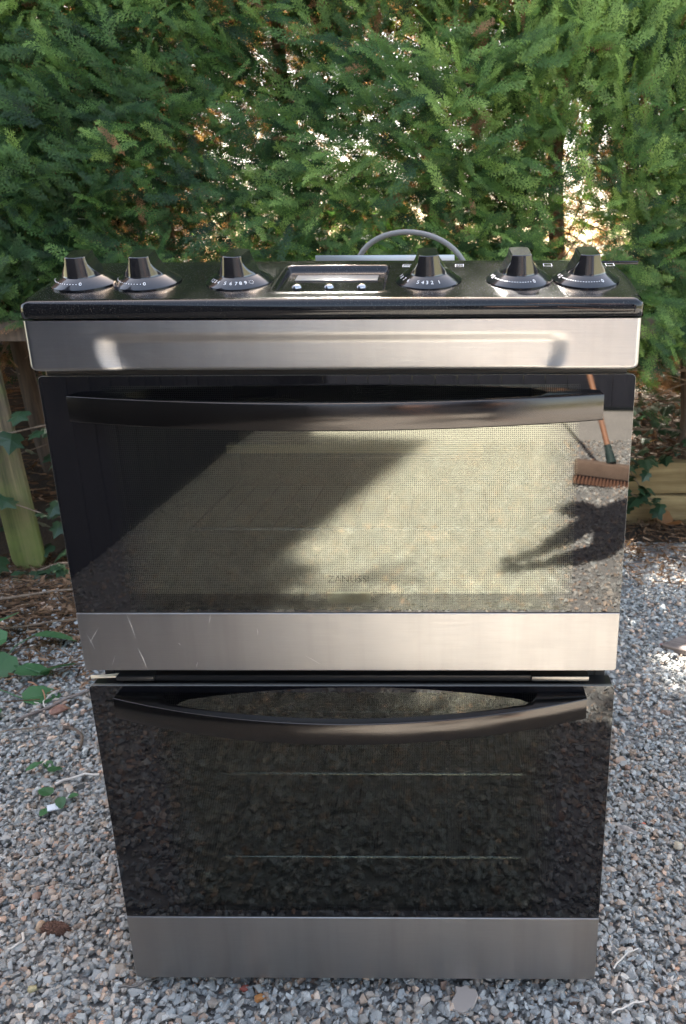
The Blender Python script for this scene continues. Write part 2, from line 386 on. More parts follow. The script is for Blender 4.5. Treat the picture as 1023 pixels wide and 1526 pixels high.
def near_keep(X, Y):
    hid = (np.abs(X) < .25) & (Y > .10)
    soilp = np.where((X < -.4) & (Y > .75), 1-.8*sstep(.8, 1.25, Y+.1*np.sin(X*9)), 1)*np.where((X > .3) & (Y > 1.2), 1-.8*sstep(1.35, 1.75, Y+.05*np.sin(X*11)), 1)
    return ((Y < .05) | in_view(X, Y)) & ~hid & (rng.uniform(0, 1, len(X)) < soilp) & (rng.uniform(0, 1, len(X)) < np.clip(1.15-(Y-.1)*.35, .45, 1))
parts = [gravel(108000, -1.7, 1.3, -.32, 1.75, .0097, near_keep, T1, .011),
         gravel(17000, -.75, .75, -.12, .55, .0098, lambda X, Y: ~((np.abs(X) < .27) & (Y > .07)), T1, .012),
         gravel(16000, -.8, .8, -.12, .6, .0055, lambda X, Y: ~((np.abs(X) < .27) & (Y > .07)), T2, .014),
         gravel(11000, -.85, .8, -.7, -.32, .012, None, T2),
         gravel(62000, -2.0, 1.8, -3.36, -.68, .0128, lambda X, Y: X > -1.1+.32*(Y+.7), T2)]
Vs, Fs, ton, hue = [], [], [], []; off = 0
for V, F, A in parts:
    Vs.append(V); Fs.append(F+off); off += len(V); ton.append(A['tone']); hue.append(A['hue'])
gv = link('gravel', np_me('gravel', np.concatenate(Vs), np.concatenate(Fs), M_stone, {'tone': np.concatenate(ton), 'hue': np.concatenate(hue)}))
tag(gv, 'loose grey and pinkish crushed stone gravel covering the ground', 'gravel', kind='stuff')

# leaf litter + twig debris
def leaf_t():
    out = []
    for k in range(6):
        n = 6; w = random.uniform(.3, .5); c = random.uniform(-.35, .5); v = [(0, 0, 0)]
        for i in range(n):
            a = 2*PI*i/n; x = math.cos(a)*.5; y = math.sin(a)*w*.5*random.uniform(.7, 1.2); v.append((x, y, c*(x*x+2*y*y)+random.uniform(-.04, .04)))
        out.append((np.array(v), np.array([[0, i+1, (i+1) % n+1] for i in range(n)])))
    return out
def stick_t():
    v = [(-.5, 0, .5), (-.5, .5, -.4), (-.5, -.5, -.4), (0, .6, .7), (0, 1.1, -.2), (0, .1, -.2), (.5, 0, .4), (.5, .4, -.3), (.5, -.4, -.3)]
    f = []
    for a in (0, 3):
        for i in range(3):
            j = (i+1) % 3; f += [[a+i, a+j, a+3+j], [a+i, a+3+j, a+3+i]]
    return [(np.array(v), np.array(f))]
LT, ST = leaf_t(), stick_t()
def litter(name, label, n, sampler, size, hz=.012, sticks=.35):
    p = sampler(n); n = len(p); z = p[:, 2] if p.shape[1] > 2 else np.zeros(n)
    tone = np.clip(rng.normal(.5, .25, n), 0, 1); k = int(n*sticks)
    sz = size*np.exp(rng.normal(0, .35, n)); pos = np.stack([p[:, 0], p[:, 1], z+rng.uniform(.004, hz, n)], 1)
    R = rot_mats(rng.uniform(0, 6.28, n), rng.normal(0, .5, n), rng.uniform(0, 6.28, n))
    a = scatter(ST, pos[:k], rot_mats(rng.uniform(0, 6.28, k), rng.normal(0, .2, k), np.zeros(k)), np.stack([sz[:k]*3, np.full(k, .0022), np.full(k, .0022)], 1), {'tone': tone[:k]})
    b = scatter(LT, pos[k:], R[k:], np.stack([sz[k:]]*3, 1), {'tone': tone[k:]})
    o = link(name, np_me(name, np.concatenate([a[0], b[0]]), np.concatenate([a[1], b[1]+len(a[0])]), M_litter, {'tone': np.concatenate([a[2]['tone'], b[2]['tone']])}))
    return tag(o, label, 'leaf litter', kind='stuff')
def s_left(n):
    x = rng.uniform(-2.6, -.5, n); y = rng.uniform(.55, 1.75, n)
    k = rng.uniform(0, 1, n) < np.clip((y-.62)/.55, 0, 1)**1.3; return np.stack([x, y], 1)[k]
def s_right(n):
    x = rng.uniform(.3, 2.3, n); y = rng.uniform(1.15, 1.97, n)
    k = rng.uniform(0, 1, n) < np.clip((y-1.2)/.45, 0, 1)**1.5; return np.stack([x, y], 1)[k]
def s_bank(n):
    x = rng.uniform(-2.6, 2.6, n); y = rng.uniform(1.75, 2.7, n); y = np.where(x > .4, np.maximum(y, 2.02), y); return np.stack([x, y, bank_h(x, y)], 1)
litter('leaf_litter', 'brown dead leaves and twigs thinning out onto the gravel in front of the mossy pickets', 22000, s_left, .021, .016)
litter('leaf_litter', 'rusty orange dead leaves drifted along the foot of the timber sleepers', 7500, s_right, .021, .02, .25)
litter('leaf_litter', 'dark dead leaves and twigs on the raised soil under the hedge', 6500, s_bank, .035, .05, .5)

# ================================================================== hedge
def spray_templates(n=8):
    """flat feathery conifer spray, 1 unit long along +x, lying in xy, built of narrow tapering blades"""
    out = []
    for k in range(n):
        V = []; F = []; r = random.Random(40+k)
        def blade(a, d, L, w, z0=0., z1=0.):
            px, py = -d[1]*w/2, d[0]*w/2; i = len(V)
            V.extend([(a[0]+px, a[1]+py, z0), (a[0]-px, a[1]-py, z0), (a[0]+d[0]*L, a[1]+d[1]*L, z1)]); F.append((i, i+1, i+2))
        blade((0, 0), (1, 0), 1.0, .024)
        ns = 8; bend = r.uniform(-.25, .25)
        for j in range(ns):
            t = .05+.90*j/ns
            for s in (-1, 1):
                tt = t+(.04 if s > 0 else 0)+r.uniform(-.015, .015); ang = s*math.radians(r.uniform(30, 44))
                L = (.30*(1-tt)**.8+.07)*r.uniform(.7, 1.2)*min(1, .45+tt*2.2); d = (math.cos(ang), math.sin(ang)); zz = r.uniform(-.10, .05)*L*2
                y0 = bend*tt*tt*.4
                blade((tt, y0), d, L, .032, 0, zz)
                m = max(2, int(L/.085))
                for q in range(m):
                    u = (q+.6)/m
                    for s2 in (-1, 1):
                        a2 = ang+s2*math.radians(r.uniform(28, 42)); l2 = (.10*(1-u)+.05)*r.uniform(.8, 1.25)
                        blade((tt+d[0]*L*u, y0+d[1]*L*u), (math.cos(a2), math.sin(a2)), l2, .034, zz*u, zz*u-.02)
        V = np.array(V); V[:, 2] -= .18*V[:, 0]**2; tip = np.clip(V[:, 0]*.6+np.abs(V[:, 1])*1.3-.25, 0, 1); out.append((V, np.array(F), tip))
    return out
SP = spray_templates()
print('spray tris', [len(f) for v, f, t in SP])
def frame(d, nrm):
    d = d/np.linalg.norm(d, axis=1, keepdims=True); n = nrm-d*np.sum(nrm*d, 1, keepdims=True); n /= np.linalg.norm(n, axis=1, keepdims=True)
    return np.stack([d, np.cross(n, d), n], -1)
def fnoise(x, z, s, ph=0):
    return (np.sin(x*s+ph)+np.sin(z*s*1.3+1.7*ph+1)+np.sin((x+z)*s*.8+2.1+ph)+np.sin((x-z*1.2)*s*1.7+ph*.6))/4
hedge = empty('conifer_hedge', (0, 1.9, 0))
tag(hedge, 'tall dense green conifer hedge with feathery sprays behind the cooker', 'hedge')
THIN = [(.42, 1.15, .13, .16), (.33, 1.85, .2, .25), (-.74, 1.22, .20, .34), (-.60, 1.40, .16, .22), (-.35, 1.55, .22, .16), (-.2, 1.05, .12, .2), (.02, 1.02, .14, .2), (.02, 1.5, .18, .14), (.33, 1.12, .10, .22), (.22, 1.55, .12, .1),
        (.62, 1.3, .12, .12), (.45, .95, .2, .1), (.75, 1.0, .1, .1), (-.15, 1.3, .14, .12), (-1.15, 1.1, .1, .2), (-.45, 1.2, .12, .16), (-.98, 1.5, .14, .2), (-.55, 1.0, .2, .12), (-.6, 1.68, .25, .08)]
def hedge_pts(ncl, layer):
    cx = rng.uniform(-3.0, 2.8, ncl); cz = rng.uniform(.62 if layer < 3 else .38, 2.86 if layer < 5 else 2.2, ncl); cz = np.where(cz > 2.2, cz+(.48*(1-sstep(-.52, -.30, cx))+1.0*(1-sstep(-1.0, -.80, cx)))*np.clip(cz-2.2, 0, 1)/.66+.05*np.sin(cx*11), cz)
    view = (cx > -1.7) & (cx < 1.6) & ((cz < 1.85) | (rng.uniform(0, 1, ncl) < .6))
    keep = view | (rng.uniform(0, 1, ncl) < .5)
    thin = np.zeros(ncl)
    for (bx, bz, rx, rz) in THIN:
        d = ((cx-bx)/rx)**2+((cz-bz)/rz)**2
        thin = np.maximum(thin, np.clip(1.6*(1-d), 0, 1))
    keep &= rng.uniform(0, 1, ncl) > .52*thin*(1 if layer < 3 else .8)
    cx, cz = cx[keep], cz[keep]; n = len(cx); per = 5
    # direction in the face of the hedge, coherent over ~0.4 m
    ang = math.radians(20)+1.5*fnoise(cx, cz, 3.1, .4)+rng.normal(0, .45, n)
    flip = rng.uniform(0, 1, n) < np.clip(.55-.28*cx, .15, .8); ang = np.where(flip, PI-ang, ang)-np.where(rng.uniform(0, 1, n) < .35, 0, .2)
    yf = 1.62-.11*fnoise(cx, cz, 4.3)-.06*fnoise(cx, cz, 9.7, 2)+layer*.13+(layer == 3)*.12+(layer == 4)*.42+(layer == 5)*.9+rng.uniform(-.06, .06, n)
    base = np.stack([cx, yf, cz], 1); d0 = np.stack([np.cos(ang), -rng.uniform(.25, .8, n), np.sin(ang)*.75], 1)
    d0 /= np.linalg.norm(d0, axis=1, keepdims=True)
    P_, D_, N_, T_ = [], [], [], []
    
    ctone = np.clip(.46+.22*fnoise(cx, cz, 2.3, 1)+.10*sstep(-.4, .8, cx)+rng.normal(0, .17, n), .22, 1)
    for j in range(per):
        t = (j+.5)/per; side = 1 if j % 2 else -1
        pos = base+d0*(.26*t)[...,] if False else base+d0*.20*t+rng.normal(0, .022, (n, 3))
        perp = np.stack([-d0[:, 2], np.zeros(n), d0[:, 0]], 1)
        dd = d0+perp*side*(.75*(1-t*.5))*rng.uniform(.5, 1.2, (n, 1))+rng.normal(0, .14, (n, 3))
        nn = np.stack([rng.normal(0, .6, n), np.full(n, -1.), .45+rng.normal(0, .6, n)], 1)
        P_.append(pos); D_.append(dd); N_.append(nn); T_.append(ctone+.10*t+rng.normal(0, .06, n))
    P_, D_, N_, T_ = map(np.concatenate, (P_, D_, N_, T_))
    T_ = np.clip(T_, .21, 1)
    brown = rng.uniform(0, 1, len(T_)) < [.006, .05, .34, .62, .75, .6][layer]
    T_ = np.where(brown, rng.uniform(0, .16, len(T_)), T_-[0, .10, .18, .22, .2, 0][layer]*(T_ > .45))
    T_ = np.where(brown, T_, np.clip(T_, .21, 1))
    zb = (.66 if layer < 3 else .42)-.045*P_[:, 0]+.05*np.sin(P_[:, 0]*9); k = P_[:, 2] > zb
    # gaps where shafts of sun get through to the gravel on the right
    for (gx, gy, gr) in ((.60, .95, .06), (.67, .89, .05), (.585, .84, .045), (.72, 1.02, .05), (.63, 1.08, .04), (.66, .74, .03)):
        t_ = (P_[:, 1]-gy)/SUN.y; dx = P_[:, 0]-(gx+SUN.x*t_); dz = P_[:, 2]-SUN.z*t_; k &= ~((np.hypot(dx, dz*.6) < gr*.55+.03) & (rng.uniform(0, 1, len(k)) < .90))
    return P_[k], D_[k], N_[k], T_[k]
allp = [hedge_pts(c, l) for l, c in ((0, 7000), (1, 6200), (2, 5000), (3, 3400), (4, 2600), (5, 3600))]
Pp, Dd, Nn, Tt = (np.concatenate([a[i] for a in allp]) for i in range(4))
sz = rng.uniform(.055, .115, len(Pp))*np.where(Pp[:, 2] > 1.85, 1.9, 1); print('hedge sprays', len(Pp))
src = bpy.data.collections.new('spray_kinds')
for v, f, tp in SP: src.objects.link(bpy.data.objects.new('spray', np_me('spray', v, f, M_hedge, {'tip': tp})))
Rm = frame(Dd, Nn); eul = np.array([Matrix(r.tolist()).to_euler()[:] for r in Rm])
pm = bpy.data.meshes.new('foliage'); pm.vertices.add(len(Pp)); pm.vertices.foreach_set('co', (Pp-np.array([0, 1.9, 0])).astype(np.float32).ravel())
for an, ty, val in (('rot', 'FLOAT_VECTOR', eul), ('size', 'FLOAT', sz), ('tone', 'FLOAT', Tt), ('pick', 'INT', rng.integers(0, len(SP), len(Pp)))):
    at = pm.attributes.new(an, ty, 'POINT')
    at.data.foreach_set('vector' if ty == 'FLOAT_VECTOR' else 'value', np.asarray(val, np.int32 if ty == 'INT' else np.float32).ravel())
fo = tag(link('foliage', pm, M_hedge, hedge), kind='stuff')
ng = bpy.data.node_groups.new('spray_scatter', 'GeometryNodeTree')
ng.interface.new_socket('Geometry', in_out='INPUT', socket_type='NodeSocketGeometry'); ng.interface.new_socket('Geometry', in_out='OUTPUT', socket_type='NodeSocketGeometry')
gi, go = ng.nodes.new('NodeGroupInput'), ng.nodes.new('NodeGroupOutput')
ci = ng.nodes.new('GeometryNodeCollectionInfo'); ci.inputs['Collection'].default_value = src; ci.inputs['Separate Children'].default_value = True; ci.inputs['Reset Children'].default_value = True
ip = ng.nodes.new('GeometryNodeInstanceOnPoints'); ip.inputs['Pick Instance'].default_value = True
def named(n_, ty):
    q = ng.nodes.new('GeometryNodeInputNamedAttribute'); q.data_type = ty; q.inputs[0].default_value = n_; return q.outputs[0]
ng.links.new(gi.outputs[0], ip.inputs['Points']); ng.links.new(ci.outputs[0], ip.inputs['Instance'])
ng.links.new(named('pick', 'INT'), ip.inputs['Instance Index']); ng.links.new(named('rot', 'FLOAT_VECTOR'), ip.inputs['Rotation']); ng.links.new(named('size', 'FLOAT'), ip.inputs['Scale'])
ng.links.new(ip.outputs[0], go.inputs[0])
fo.modifiers.new('scatter', 'NODES').node_group = ng
for i, x in enumerate((-2.6, -2.0, -1.42, -.9, -.42, .05, .48, .95, 1.5, 2.1)):
    h = 2.3; pts = [(x+.03*math.sin(k*1.3+i), .14+.02*math.cos(k+i), .1+h*k/8) for k in range(9)]
    link('trunk', tube_me(pts, [.034*(1-.07*k) for k in range(9)], 8, 'trunk', M_bark), parent=hedge)
# bare inner twigs
Tv, Tf, off = [], [], 0
pos = np.stack([rng.uniform(-2, 1.6, 900), rng.uniform(-.12, .22, 900), rng.uniform(.5, 2.1, 900)], 1)
a = scatter(ST, pos, frame(rng.normal(0, 1, (900, 3))*np.array([1, .5, .7]), rng.normal(0, 1, (900, 3))), np.stack([rng.uniform(.08, .4, 900), np.full(900, .004), np.full(900, .004)], 1), {'tone': rng.uniform(0, 1, 900)})
tag(link('bare_twigs', np_me('bare_twigs', a[0], a[1], M_twig), parent=hedge), kind='stuff')

# ================================================================== cooker
cooker = empty('electric_cooker', (0, .25, 0))
tag(cooker, 'freestanding double electric cooker in brushed steel and black glass standing on gravel', 'cooker')
CO = Vector((0, .25, 0))
class Child:  # everything of the cooker is modelled in world coordinates, then shifted to its parent
    pass
def cpart(name, me, m=None, parent=None, kind=None, label=None):
    o = link(name, me, m, parent or cooker)
    if parent is None or parent is cooker: o.location = -CO
    if kind: o['kind'] = kind
    if label: o['label'] = label
    return o
def cbox(name, x0, x1, y0, y1, z0, z1, m, parent=None, bev=0.001, **kw):
    bm = bmesh.new(); box_bm(bm, x0, x1, y0, y1, z0, z1, bev, 2)
    return cpart(name, bm_me(bm, name, bev > 0, 40), m, parent, **kw)
# body: hollow carcass made of side, back, top deck, mid deck, bottom
bm = bmesh.new()
for b in ((-.293, -.281, .03, .585, .028, .862), (.281, .293, .03, .585, .028, .862), (-.281, .281, .573, .585, .028, .862), (-.281, .281, .031, .573, .85, .861),
          (-.281, .281, .031, .573, .455, .485), (-.281, .281, .031, .573, .028, .05), (-.281, -.238, .03, .06, .05, .455), (.246, .281, .03, .06, .05, .455),
          (-.281, -.244, .03, .06, .485, .85), (.25, .281, .03, .06, .485, .85), (-.244, .25, .03, .06, .806, .85)):
    box_bm(bm, *b, .0008, 1)
cpart('body', bm_me(bm, 'body'), M_side)
def cavity(name, x0, x1, y0, y1, z0, z1):
    bm = bmesh.new(); box_bm(bm, x0, x1, y0, y1, z0, z1)
    bm.faces.ensure_lookup_table()
    f = min(bm.faces, key=lambda f: f.calc_center_median().y); bmesh.ops.delete(bm, geom=[f], context='FACES_ONLY')
    me = bpy.data.meshes.new(name); bm.to_mesh(me); bm.free()
    return cpart(name, me, M_inner)
c1 = cavity('oven_cavity', -.236, .240, .034, .46, .566, .796)
c2 = cavity('oven_cavity', -.228, .236, .034, .46, .10, .440)
def shelf(parent, z, x0, x1, y0=.075):
    bm = bmesh.new()
    me0 = []
    for (a, b, r) in [((x0, y0, z), (x1, y0, z), .0032), ((x0, .43, z), (x1, .43, z), .0026), ((x0, y0, z), (x0, .43, z), .0022), ((x1, y0, z), (x1, .43, z), .0022)]+\
                     [((x0+(x1-x0)*k/12, y0, z), (x0+(x1-x0)*k/12, .43, z), .0012) for k in range(1, 12)]:
        t = tube_me([a, b], r, 8); bm.from_mesh(t); bpy.data.meshes.remove(t)
    return cpart('shelf', bm_me(bm, 'shelf', True, 60), M_chrome, parent)
shelf(c1, .622, -.19, .19); shelf(c2, .288, -.19, .205); shelf(c2, .156, -.19, .205)
M_pan = simple('grill_pan_enamel', (.62, .5, .36), .45)
cbox('grill_deflector', -.135, .15, .06, .075, .716, .726, M_pan, c1)
# feet
for x in (-.25, .25):
    for y in (.07, .53):
        cpart('foot', lathe_me([(0, -.002), (.018, -.002), (.018, .008), (.008, .010), (.008, .03), (0, .03)], 16, 'foot', M_black)).location = Vector((x, y, 0))-CO

# ---- control fascia: height grid with a recessed display tray
def prof(y):
    return np.interp(y, [-.010, .065, .085, .105, .118, .126], [.8838, .9045, .9100, .9152, .9177, .9180])
REC = (-.0590, .0500, .009, .094, .007)
def rec_sd(x, y, x0, x1, y0, y1, r):
    qx = np.abs(x-(x0+x1)/2)-(x1-x0)/2+r; qy = np.abs(y-(y0+y1)/2)-(y1-y0)/2+r
    return np.hypot(np.maximum(qx, 0), np.maximum(qy, 0))+np.minimum(np.maximum(qx, qy), 0)-r
def sstep(a, b, x):
    t = np.clip((x-a)/(b-a), 0, 1); return t*t*(3-2*t)
xs = np.unique(np.round(np.concatenate([np.linspace(-.300, -.284, 10), np.linspace(-.284, -.07, 30), np.linspace(-.07, .058, 110), np.linspace(.058, .284, 30), np.linspace(.284, .300, 10)]), 6))
ys = np.linspace(-.0100, .126, 90)
lipp = [(.02, .8655), (-.0105, .8655), (-.0140, .8668), (-.0155, .8700), (-.0158, .8755), (-.0152, .8795), (-.0133, .8822)]
rows = []
for (y, z) in lipp: rows.append(np.stack([xs, np.full_like(xs, y), np.full_like(xs, z)], 1))
for y in ys:
    z = prof(y)+0*xs
    z = z+.0012*(1-np.abs(xs)/.3)   # faint crown
    sd = rec_sd(xs, y, *REC)
    z = z-.0065*(1-sstep(-.0035, .0005, sd))+.0008*np.exp(-((sd-.003)/.0022)**2)
    rows.append(np.stack([xs, np.full_like(xs, y), z], 1))
rows.append(np.stack([xs, np.full_like(xs, .135), np.full_like(xs, .905)], 1))
G = np.array(rows)
# round the ends down and, in plan, the front corners
ed = np.clip((np.abs(G[..., 0])-.288)/.012, 0, 1); G[..., 2] -= .007*(1-np.sqrt(np.clip(1-ed**2, 0, 1)))*(G[..., 2] > .88)
G[..., 1] += .010*(1-np.sqrt(np.clip(1-ed**2, 0, 1)))*(G[..., 1] < .0)
G[..., 0] += np.sign(G[..., 0])*(-.016)*np.clip((G[..., 1]-.05)/.08, 0, 1)**2*np.clip((np.abs(G[..., 0])-.2)/.1, 0, 1)
# end skirts
def skirt(col): c = col.copy(); c[:, 2] = np.minimum(c[:, 2], .8655); return c
G = np.concatenate([skirt(G[:, 0])[:, None], G, skirt(G[:, -1])[:, None]], 1)
fascia = cpart('control_fascia', grid_me('control_fascia', G, M_enamel, angle=60))
cbox('hob_plate', -.288, .288, .136, .575, .862, .906, M_enamel, None, .003)
bm = bmesh.new()
for (rx, ry, rr) in ((-.14, .25, .09), (.14, .25, .075), (-.14, .46, .075), (.14, .46, .09)):
    pass
bm.free()
for (rx, ry, rr) in ((-.14, .25, .09), (.14, .25, .075), (-.14, .46, .075), (.14, .46, .09)):
    o = cpart('cooking_zone', lathe_me([(rr-.002, .9062), (rr-.002, .9066), (rr, .9066), (rr, .9062)], 48, 'cooking_zone', simple('zone_print', (.3, .3, .3), .5)))
    o.location = Vector((rx, ry, 0))-CO
cbox('rear_trim', -.112, .118, .568, .582, .9065, .9312, simple('trim_metal', (.45, .45, .44), .35, 1.), None, .001)
cbox('side_rim', .270, .318, .108, .114, .9135, .9175, M_enamel, None, .001)

# display window, buttons and print in the tray
def fz(y): return float(prof(y))+.001
SL = math.atan2(fz(.07)-fz(.03), .04)
def on_fascia(x, y, dz=0.): return Vector((x, y, fz(y)+dz))
def tilted(name, me, x, y, dz, m, parent):
    o = link(name, me, m, parent, on_fascia(x, y, dz), (SL, 0, 0)); return o
M_disp = simple('display_window', (.30, .29, .27), .25, 0., IOR=1.8)
tilted('display_window', box('tmp', -.043, .043, -.009, .009, 0, .0012, M_disp, None, .0004).data, -.004, .071, -.0064, M_disp, fascia)
bpy.data.objects.remove(bpy.data.objects['tmp'])
me_btn = lathe_me([(0, .0078), (.0026, .0076), (.0046, .0064), (.0055, .0044), (.0050, .0028), (.0034, .0014), (.0030, -.001), (0, -.001)], 24, 'button', simple('button_metal', (.42, .41, .4), .12, 1.))
for bx in (-.0385, -.0062, .0262): tilted('button', me_btn, bx, .029, -.0062, None, fascia)

# text helper
def glyph_me(txt, size, name='print'):
    cu = bpy.data.curves.new('txt', 'FONT'); cu.body = txt; cu.size = size; cu.align_x = 'CENTER'; cu.align_y = 'CENTER'; cu.resolution_u = 2
    o = bpy.data.objects.new('txt', cu); COL.objects.link(o); dg = bpy.context.evaluated_depsgraph_get()
    me = bpy.data.meshes.new_from_object(o.evaluated_get(dg)); me.name = name
    bpy.data.objects.remove(o); bpy.data.curves.remove(cu); return me
def add_me(bm, me, mat): 
    me = me.copy(); me.transform(mat); bm.from_mesh(me); bpy.data.meshes.remove(me)
def disc_bm(bm, r, mat, n=8):
    vs = [bm.verts.new(mat @ Vector((r*math.cos(2*PI*k/n), r*math.sin(2*PI*k/n), 0))) for k in range(n)]; bm.faces.new(vs)
def ring_bm(bm, hx, hy, w, mat):
    o = [(-hx, -hy), (hx, -hy), (hx, hy), (-hx, hy)]; i = [(-hx+w, -hy+w), (hx-w, -hy+w), (hx-w, hy-w), (-hx+w, hy-w)]
    O = [bm.verts.new(mat @ Vector((*p, 0))) for p in o]; I = [bm.verts.new(mat @ Vector((*p, 0))) for p in i]
    for k in range(4): bm.faces.new((O[k], O[(k+1) % 4], I[(k+1) % 4], I[k]))
# knobs
RK = .032
skirt_prof = [(.0335, -.001), (.0335, .0006), (.0326, .0016), (.0228, .0078), (.0218, .0084), (.0200, .0084), (.0200, .006)]
me_skirt = lathe_me(skirt_prof, 64, 'dial', M_dial, 30)
def grip_me():
    n, L = 96, 16; rows = []
    H = .0215
    lv = [(0, .0206, .0206), (.03, .0210, .0210)]+[(t, .0208-.0042*t, None) for t in np.linspace(.08, .97, 14)]+[(1.0, .0160, None)]
    for (t, r, w) in lv:
        if w is None:
            u = np.clip((t-.10)/.9, 0, 1); w = .0205-.0106*(1-(1-u)**2.1)
            if t == 1.0: w -= .0006
        ring = []
        for k in range(n):
            a = 2*PI*k/n; x, y = r*math.cos(a), r*math.sin(a); x = max(-w, min(w, x)); ring.append((x, y, .0075+H*t*.94))
        rows.append(ring)
    rows.append([(0, 0, .0075+H*.94)]*n)
    return grid_me('grip', np.array(rows), M_knob, closed=True, angle=28)
me_grip = grip_me()
def cone_mat(a, r=.0277):
    """frame lying on the dial's cone at clock angle a (0 = towards the viewer, + to the right), text upright for a viewer in front"""
    z = .0078+(.0228-r)*(-.0062/-.0098)*-1 if False else .0016+(.0326-r)/(.0326-.0228)*.0062
    tilt = math.atan2(.0062, .0098)
    rot = Matrix.Rotation(a, 4, 'Z') @ Matrix.Translation((0, -r, z+.00025)) @ Matrix.Rotation(tilt, 4, 'X')
    return rot
D = math.radians
def marks(kind):
    bm = bmesh.new()
    if kind == 'hob_left' or kind == 'hob_right':
        a0, a1, am = (-88, 6, 14) if kind == 'hob_left' else (-62, 20, 28)
        for k in range(16): disc_bm(bm, .00045+.00025*(1-k/16), cone_mat(D(a0+(a1-a0)*k/15)))
        add_me(bm, glyph_me('0', .0058), cone_mat(D(am)))
        if kind == 'hob_right':
            ring_bm(bm, .0013, .0019, .0004, cone_mat(D(-72))); add_me(bm, glyph_me('II', .0045), cone_mat(D(-84)))
    elif kind == 'oven_left':
        for ch, a in zip('1234', (-58, -50, -42, -33)): add_me(bm, glyph_me(ch, .0058), cone_mat(D(a)))
        for ch, a in zip('56789', (-16, -4, 7, 16, 26)): add_me(bm, glyph_me(ch, .0058), cone_mat(D(a)))
        for k in range(8): add_me(bm, glyph_me('-', .0035), cone_mat(D(38)) @ Matrix.Rotation(k*PI/4, 4, 'Z') @ Matrix.Translation((.0021, 0, 0)))
    else:
        for ch, a in zip('8765', (-72, -58, -44, -20)): add_me(bm, glyph_me(ch, .0060), cone_mat(D(a)))
        for ch, a in zip('432', (-10, -1, 9)): add_me(bm, glyph_me(ch, .0060), cone_mat(D(a)))
        add_me(bm, glyph_me('1', .0060), cone_mat(D(24))); add_me(bm, glyph_me('9', .0058), cone_mat(D(-86)))
    me = bpy.data.meshes.new('dial_marks'); bm.to_mesh(me); bm.free(); me.materials.append(M_white); return me
for (kx, kind, rz) in ((-.2565, 'hob_left', 6), (-.1930, 'hob_left', 4), (-.0990, 'oven_left', -6), (.0925, 'oven_right', 5), (.1840, 'hob_right', 4), (.2510, 'hob_right', 3)):
    k = link('knob', me_grip, None, cooker, on_fascia(kx, .044, .0002)-CO, (SL, 0, 0))
    k.rotation_euler = (Matrix.Rotation(SL, 3, 'X') @ Matrix.Rotation(D(rz), 3, 'Z')).to_euler()
    for nm, me in (('dial', me_skirt), ('dial_marks', marks(kind))):
        c = link(nm, me, None, k); c.rotation_euler = (0, 0, -D(rz))
# little printed symbols behind the knobs
bm = bmesh.new()
def fmat(x, y): return Matrix.Translation(on_fascia(x, y, .0004)) @ Matrix.Rotation(math.atan2(fz(y+.005)-fz(y-.005), .01), 4, 'X')
for (sx, fill) in ((.068, 'bar'), (.124, 'teeth'), (.218, 'q'), (.289, 'q')):
    if sx < .28 or True:
        Mx = fmat(sx if sx < .28 else .284, .093)
        ring_bm(bm, .0046, .0052, .0006, Mx)
        if fill == 'bar': ring_bm(bm, .0032, .0012, .0011, Mx @ Matrix.Translation((0, -.002, .0001)))
        if fill == 'teeth':
            for q in range(4): ring_bm(bm, .0005, .0014, .0004, Mx @ Matrix.Translation((-.0027+.0018*q, .001, .0001)))
me = bpy.data.meshes.new('printed_symbols'); bm.to_mesh(me); bm.free(); me.materials.append(M_white); link('printed_symbols', me, None, fascia)['kind'] = 'stuff'

# ---- top steel panel with scooped recess
z0, z1, hw = .8165, .8645, .2975; rc = .006
zr = np.unique(np.concatenate([z0+rc*(1-np.cos(np.linspace(0, PI/2, 8))), np.linspace(z0+rc, z1, 48)]))
us = np.unique(np.concatenate([np.linspace(-1, -.985, 5), np.linspace(-.985, -.86, 14), np.linspace(-.86, -.70, 44), np.linspace(-.7, .7, 40), np.linspace(.70, .86, 44), np.linspace(.86, .985, 14), np.linspace(.985, 1, 5)]))
rows = []
for z in zr:
    h = hw-(rc-math.sqrt(max(0, rc*rc-(rc-(z-z0))**2)) if z < z0+rc else 0); x = us*h
    top = .8535; e = .2335-.004*((z-.838)/.016)**2
    end = sstep(0, .026, e-np.abs(x))
    lip = sstep(0, .011, top-z)
    fall = 1-.25*np.clip((z-.8165)/.03, 0, 1)
    y = -.0135+.0046*end*lip*fall
    edge = np.maximum(0, np.abs(us)-.985)/.015; y = y+.003*edge**2
    y = y+(.002*(1-(z-z0)/.003)**2 if z < z0+.003 else 0)
    rows.append(np.stack([x, y, np.full_like(x, z)], 1))
G = np.array(rows)
def back(a): b = a.copy(); b[..., 1] = .03; return b
G = np.concatenate([back(G[:1]), G, back(G[-1:])], 0); G = np.concatenate([back(G[:, :1]), G, back(G[:, -1:])], 1)
cpart('steel_top_panel', grid_me('steel_top_panel', G, M_steel, angle=50))
cbox('shadow_gap', -.29, .29, .004, .030, .806, .8165, M_dark, None, 0)

